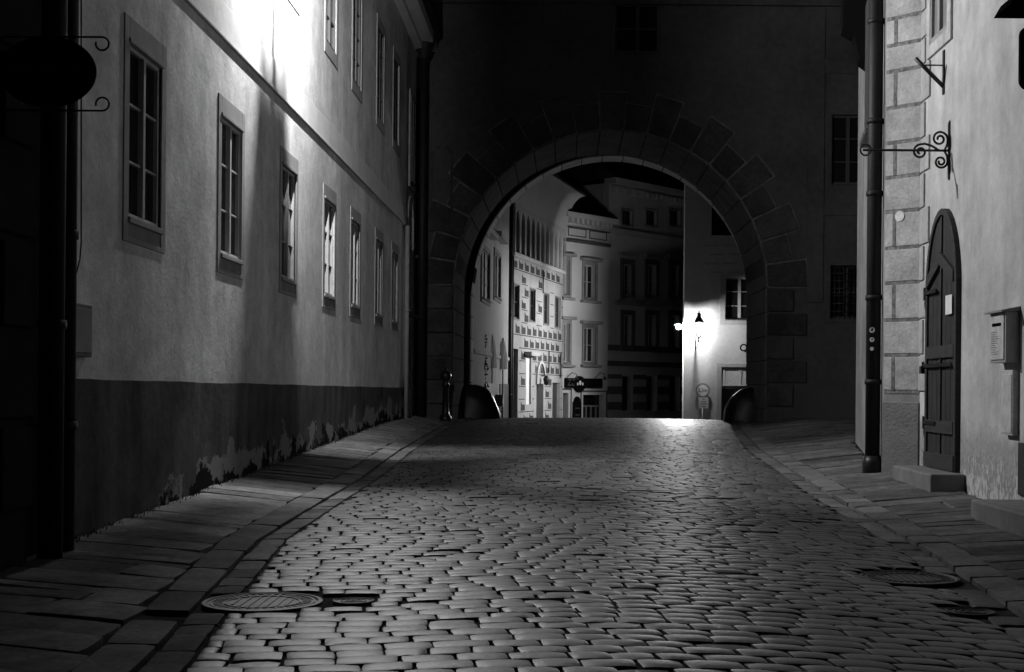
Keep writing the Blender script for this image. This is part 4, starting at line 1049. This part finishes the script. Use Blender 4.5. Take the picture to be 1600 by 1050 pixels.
MB().hexa([FD.p(0, .4, ztd + .21), FD.p(LD, .4, ztd + .21), FD.p(LD, -5, ztd + .21), FD.p(0, -5, ztd + .21), FD.p(0, .3, ztd + .3), FD.p(LD, .3, ztd + .3), FD.p(LD, -3, ztd + 3), FD.p(0, -3, ztd + 3)]).build('roof', M['roof'], hd)

# right lit house
FE = Fr((4.86, 54.0), (.9995, .03), (.03, -.9995))
he = thing('lamplit_house', (6, 54, -1), 'pale house brightly lit by a wall lantern at the right of the archway view', 'house')
zte = FE.hit(1090, 262)[1]; ez = lambda x, y: FE.hit(x, y)[1]
we = FE.rect(1133, 433, 1180, 500); wd = FE.rect(1127, 574, 1182, 665); wd = (wd[0], wd[1], wd[2] - .6, wd[3]); wo = FE.rect(1112, 308, 1176, 368)
mb = MB(); wall(mb, FE, 0, 9, -3.5, zte, [we, wd, wo], .4); _p = [FE.p(.05, -.42, 0)[:2], FE.p(9, -.42, 0)[:2], FE.p(9, -7, 0)[:2], FE.p(1.0, -7, 0)[:2]]; mb.hexa([(a, b, -3.5) for a, b in _p] + [(a, b, zte) for a, b in _p])
mb.build('wall', M['lit_wall'], he)
window(FE, we[0], we[1], we[2], we[3], he, rec=.25, rows=3, fr=.07, sur=(.2, .2, .12), proud=.03, m_sash='sash', m_sur='house_white')
MB().fb(FE, wo[0], wo[1], -.42, -.38, wo[2], wo[3]).build('loft_opening', M['sign_black'], he)
MB().fb(FE, -.05, 9, -.5, .35, zte + .002, zte + .25).build('roof', M['roof'], he)
mb = MB(); mb.fb(FE, wd[0] - .2, wd[0], -.02, .06, wd[2], wd[3] + .16); mb.fb(FE, wd[0], wd[1] + .2, -.02, .06, wd[3], wd[3] + .16)
df = mb.build('door_surround', M['house_white'], he, bevel=.01)
ztr = ez(1145, 604)
MB().fb(FE, wd[0], wd[1], -.38, -.3, wd[2], ztr - .1).build('door', M['darkwood'], df)
MB().fb(FE, wd[0], wd[1], -.36, -.2, ztr - .1, ztr + .02).build('transom', M['apron'], df)
MB().hexa([FE.p(wd[0] + .06, .10, ztr + .03), FE.p(wd[1], .10, ztr + .03), FE.p(wd[1], .14, ztr + .03), FE.p(wd[0] + .06, .14, ztr + .03), FE.p(wd[0] + .12, -.1, wd[3] - .05), FE.p(wd[1], -.1, wd[3] - .05), FE.p(wd[1], -.06, wd[3] - .05), FE.p(wd[0] + .12, -.06, wd[3] - .05)]).build('fanlight', M['blind'], df)
mb = MB()
for f_ in (.02, .49, .97):
    uu = wd[0] + (wd[1] - wd[0]) * f_; mb.hexa([FE.p(uu, .13, ztr + .02), FE.p(uu + .07, .13, ztr + .02), FE.p(uu + .07, .17, ztr + .02), FE.p(uu, .17, ztr + .02), FE.p(uu + .06, -.07, wd[3] - .04), FE.p(uu + .13, -.07, wd[3] - .04), FE.p(uu + .13, -.03, wd[3] - .04), FE.p(uu + .06, -.03, wd[3] - .04)])
mb.build('fanlight_bar', M['sash'], df)
mb = MB(); i = 0
for pyy in range(382, 430, 14):
    for x_ in ((1100, 1122), (1130, 1152)):
        q = FE.rect(x_[0] + (i % 2) * 9, pyy, x_[1] + (i % 2) * 9, pyy + 3); mb.fb(FE, q[0], q[1], .001, .006, q[2], q[3])
    i += 1
mb.build('faded_blocks', M['house_dark'], he)
lp = Vector((5.36, 53.05, 0)); zl = EYE + 100 / F_PX * 53.05
foot2 = FE.p((Vector((lp.x, lp.y)) - FE.o).dot(FE.u), 0, zl - .56)
reach2 = (Vector((lp.x, lp.y)) - FE.o).dot(FE.n)
lantern(foot2, (FE.n.x, FE.n.y), reach2, 'glowing iron wall lantern seen through the archway on the pale right house', LAMP_FAR, br=.05, s=1.15, bh=.42)
# floodlight on a short arm at the corner of that house: back plate and hood shade the houses behind and the eaves
cl = at(1059, 509, 53.5); by, bz, bx = 54.12, cl.z + .02, cl.x * 1.012
t = thing('corner_lamp', (4.86, 53.9, cl.z), 'small glaring lamp on a short arm at the left edge of the lamplit house', 'lamp')
MB().tube([(4.95, 54.25, bz - .12), (bx, by + .06, bz - .12)], .03, 6).build('arm', M['black_iron'], t)
MB().box(bx - .045, bx + .15, by + .062, by + .072, bz - .14, bz + .05).build('back_plate', M['black_iron'], t)
MB().box(bx - .15, bx + .1, by - .21, by + .06, bz + .052, bz + .06).build('hood', M['black_iron'], t)
pr = [(.027 * math.sin(math.pi * k / 8) + 1e-4, -.027 * math.cos(math.pi * k / 8)) for k in range(9)]
MB().lathe((bx, by, bz), pr, 12).build('bulb', bulb_mat('corner_lamp_light', LAMP_SMALL, .027), t)
# traffic sign
FG = Fr((0, 53.84), (1, 0), (0, -1)); cx_, cz_ = FG.hit(1098, 610)
t = thing('traffic_sign', (cx_, 53.88, -1), 'round width limit sign over a small white plate on a post by the lamplit wall', 'traffic sign')
MB().tube([(cx_, 53.905, -1.6), (cx_, 53.905, cz_ + .3)], .03, 8).build('post', M['box_paint'], t)
cir = lambda r_: [(cx_ + r_ * math.cos(k / 16 * math.pi), cz_ + r_ * math.sin(k / 16 * math.pi)) for k in range(32)]
MB().fpoly(FG, cir(.29), -.03, .0).build('rim', M['sign_ring'], t)
MB().fpoly(FG, cir(.225), -.01, .006).build('face', M['sign_white'], t)
text_mesh('lettering', '2,5m', .19, M['sign_black'], t, (cx_, 53.84 - .008, cz_), (1, 0, 0), (0, 0, 1), (0, -1, 0))
pq = FG.rect(1091.5, 621, 1107, 638); MB().fb(FG, pq[0], pq[1], -.03, .0, pq[2], pq[3]).build('plate', M['sign_white'], t)
mb = MB()
for i, l in enumerate((.1, .22, .26, .2)): mb.fb(FG, (pq[0] + pq[1]) / 2 - l / 2, (pq[0] + pq[1]) / 2 + l / 2, -.001, .004, pq[3] - .09 - i * .095, pq[3] - .05 - i * .095)
mb.build('small_print', M['sign_ring'], t)

# parasols, plant, lamp arm in front of the pale house
def parasol(x, y, z, zt, label, r=.14):
    t = thing('closed_parasol', (x, y, z), label, 'parasol', 'closed parasols')
    MB().tube([(x, y, z), (x, y, zt + .1)], .03, 8).build('pole', M['sash'], t)
    mb = MB(); n = 16; vs = []; lv = [(zt - 1.0, .75), (zt - .96, .9), (zt - .6, .85), (zt - .1, .45), (zt + .12, .12)]
    for zz_, k in lv:
        for i in range(n): rr = r * k * (1 if i % 2 else .62); vs.append((x + rr * math.cos(2 * math.pi * i / n), y + rr * math.sin(2 * math.pi * i / n), zz_))
    fs = [(j * n + i, j * n + (i + 1) % n, (j + 1) * n + (i + 1) % n, (j + 1) * n + i) for j in range(len(lv) - 1) for i in range(n)] + [tuple(range(n)), tuple((len(lv) - 1) * n + i for i in range(n))]
    mb.add(vs, fs); mb.build('canopy', M['cloth'], t)
for (pxx, top, Yp), lb in zip(((769, 528, 44.5), (786, 533, 47.5)), ('left one of two closed pale parasols before the far pale house', 'right one of two closed pale parasols, next to the black downpipe')):
    a = at(pxx, top, Yp); parasol(a.x, Yp, g(-2, Yp) - .1, a.z, lb, .2)
a = at(751, 600, 42.5); zg = g(-2.2, 42.5) - .04
t = thing('potted_shrub', (a.x, 42.5, zg), 'tall dark climbing shrub in a pot just inside the left of the archway', 'shrub')
MB().lathe((a.x, 42.5, zg), [(.16, 0), (.22, .4), (.24, .42), (.2, .42)], 12).build('pot', M['terracotta'], t)
MB().tube([(a.x, 42.5, zg + .3), (a.x + .03, 42.5, zg + 1.4), (a.x - .05, 42.55, zg + 2.6)], [.03, .025, .01], 6).build('trunk', M['darkwood'], t)
mb = MB()
for i in range(900):
    h_ = rnd(); rr = .30 * (1 - .4 * h_) * math.sqrt(rnd()) * (.6 + .6 * abs(math.sin(h_ * 9))); th = rnd() * 6.28
    c = Vector((a.x - .04 * h_ + rr * math.cos(th), 42.5 + rr * math.sin(th), zg + .5 + h_ * 2.4)); d1 = Vector((rnd() - .5, rnd() - .5, rnd() - .5)).normalized() * .05; d2 = d1.cross(Vector((rnd(), rnd(), rnd()))).normalized() * .03
    mb.add([c - d1, c + d2, c + d1, c - d2], [(0, 1, 2, 3)])
mb.build('foliage', M['leaf'], t, recalc=False)
# chairs stacked dark under the parasols: one dark bench planter
a = at(776, 640, 45.5); zg = g(-1.9, 45.5) - .04
t = thing('folded_chair', (a.x, 45.5, zg), 'dark folded terrace chair leaning beside the closed parasols', 'chair')
mb = MB()
for dx in (-.2, .2): mb.tube([(a.x + dx, 45.3, zg), (a.x + dx, 45.6, zg + 1.05)], .02, 6); mb.tube([(a.x + dx * .9, 45.75, zg), (a.x + dx * .9, 45.45, zg + .6)], .02, 6)
mb.build('frame', M['black_iron'], t)
MB().box(a.x - .2, a.x + .2, 45.54, 45.58, zg + .62, zg + 1.02).build('backrest', M['darkwood'], t)
MB().box(a.x - .19, a.x + .19, 45.36, 45.62, zg + .44, zg + .48).build('seat', M['darkwood'], t)

# weeds along the foot of the left wall
mb = MB(); rs = random.Random(3)
for i in range(1100):
    y = 9.9 + rs.random() ** 1.3 * 19; x = XW + .03 + abs(rs.gauss(0, .035)); z = g(x, y) - .03; h_ = .0 + rs.random() ** 2 * .05; w_ = .006 + rs.random() * .01; th = rs.random() * 3.14
    dx, dy = w_ * math.cos(th), w_ * math.sin(th); lx, ly = (rs.random() - .3) * .06, (rs.random() - .5) * .06
    mb.add([(x - dx, y - dy, z), (x + dx, y + dy, z), (x + lx, y + ly, z + .04 + h_)], [(0, 1, 2)])
tag(mb.build('weeds', M['weed'], recalc=False), 'small weeds growing along the foot of the left wall', 'weeds', kind='stuff')
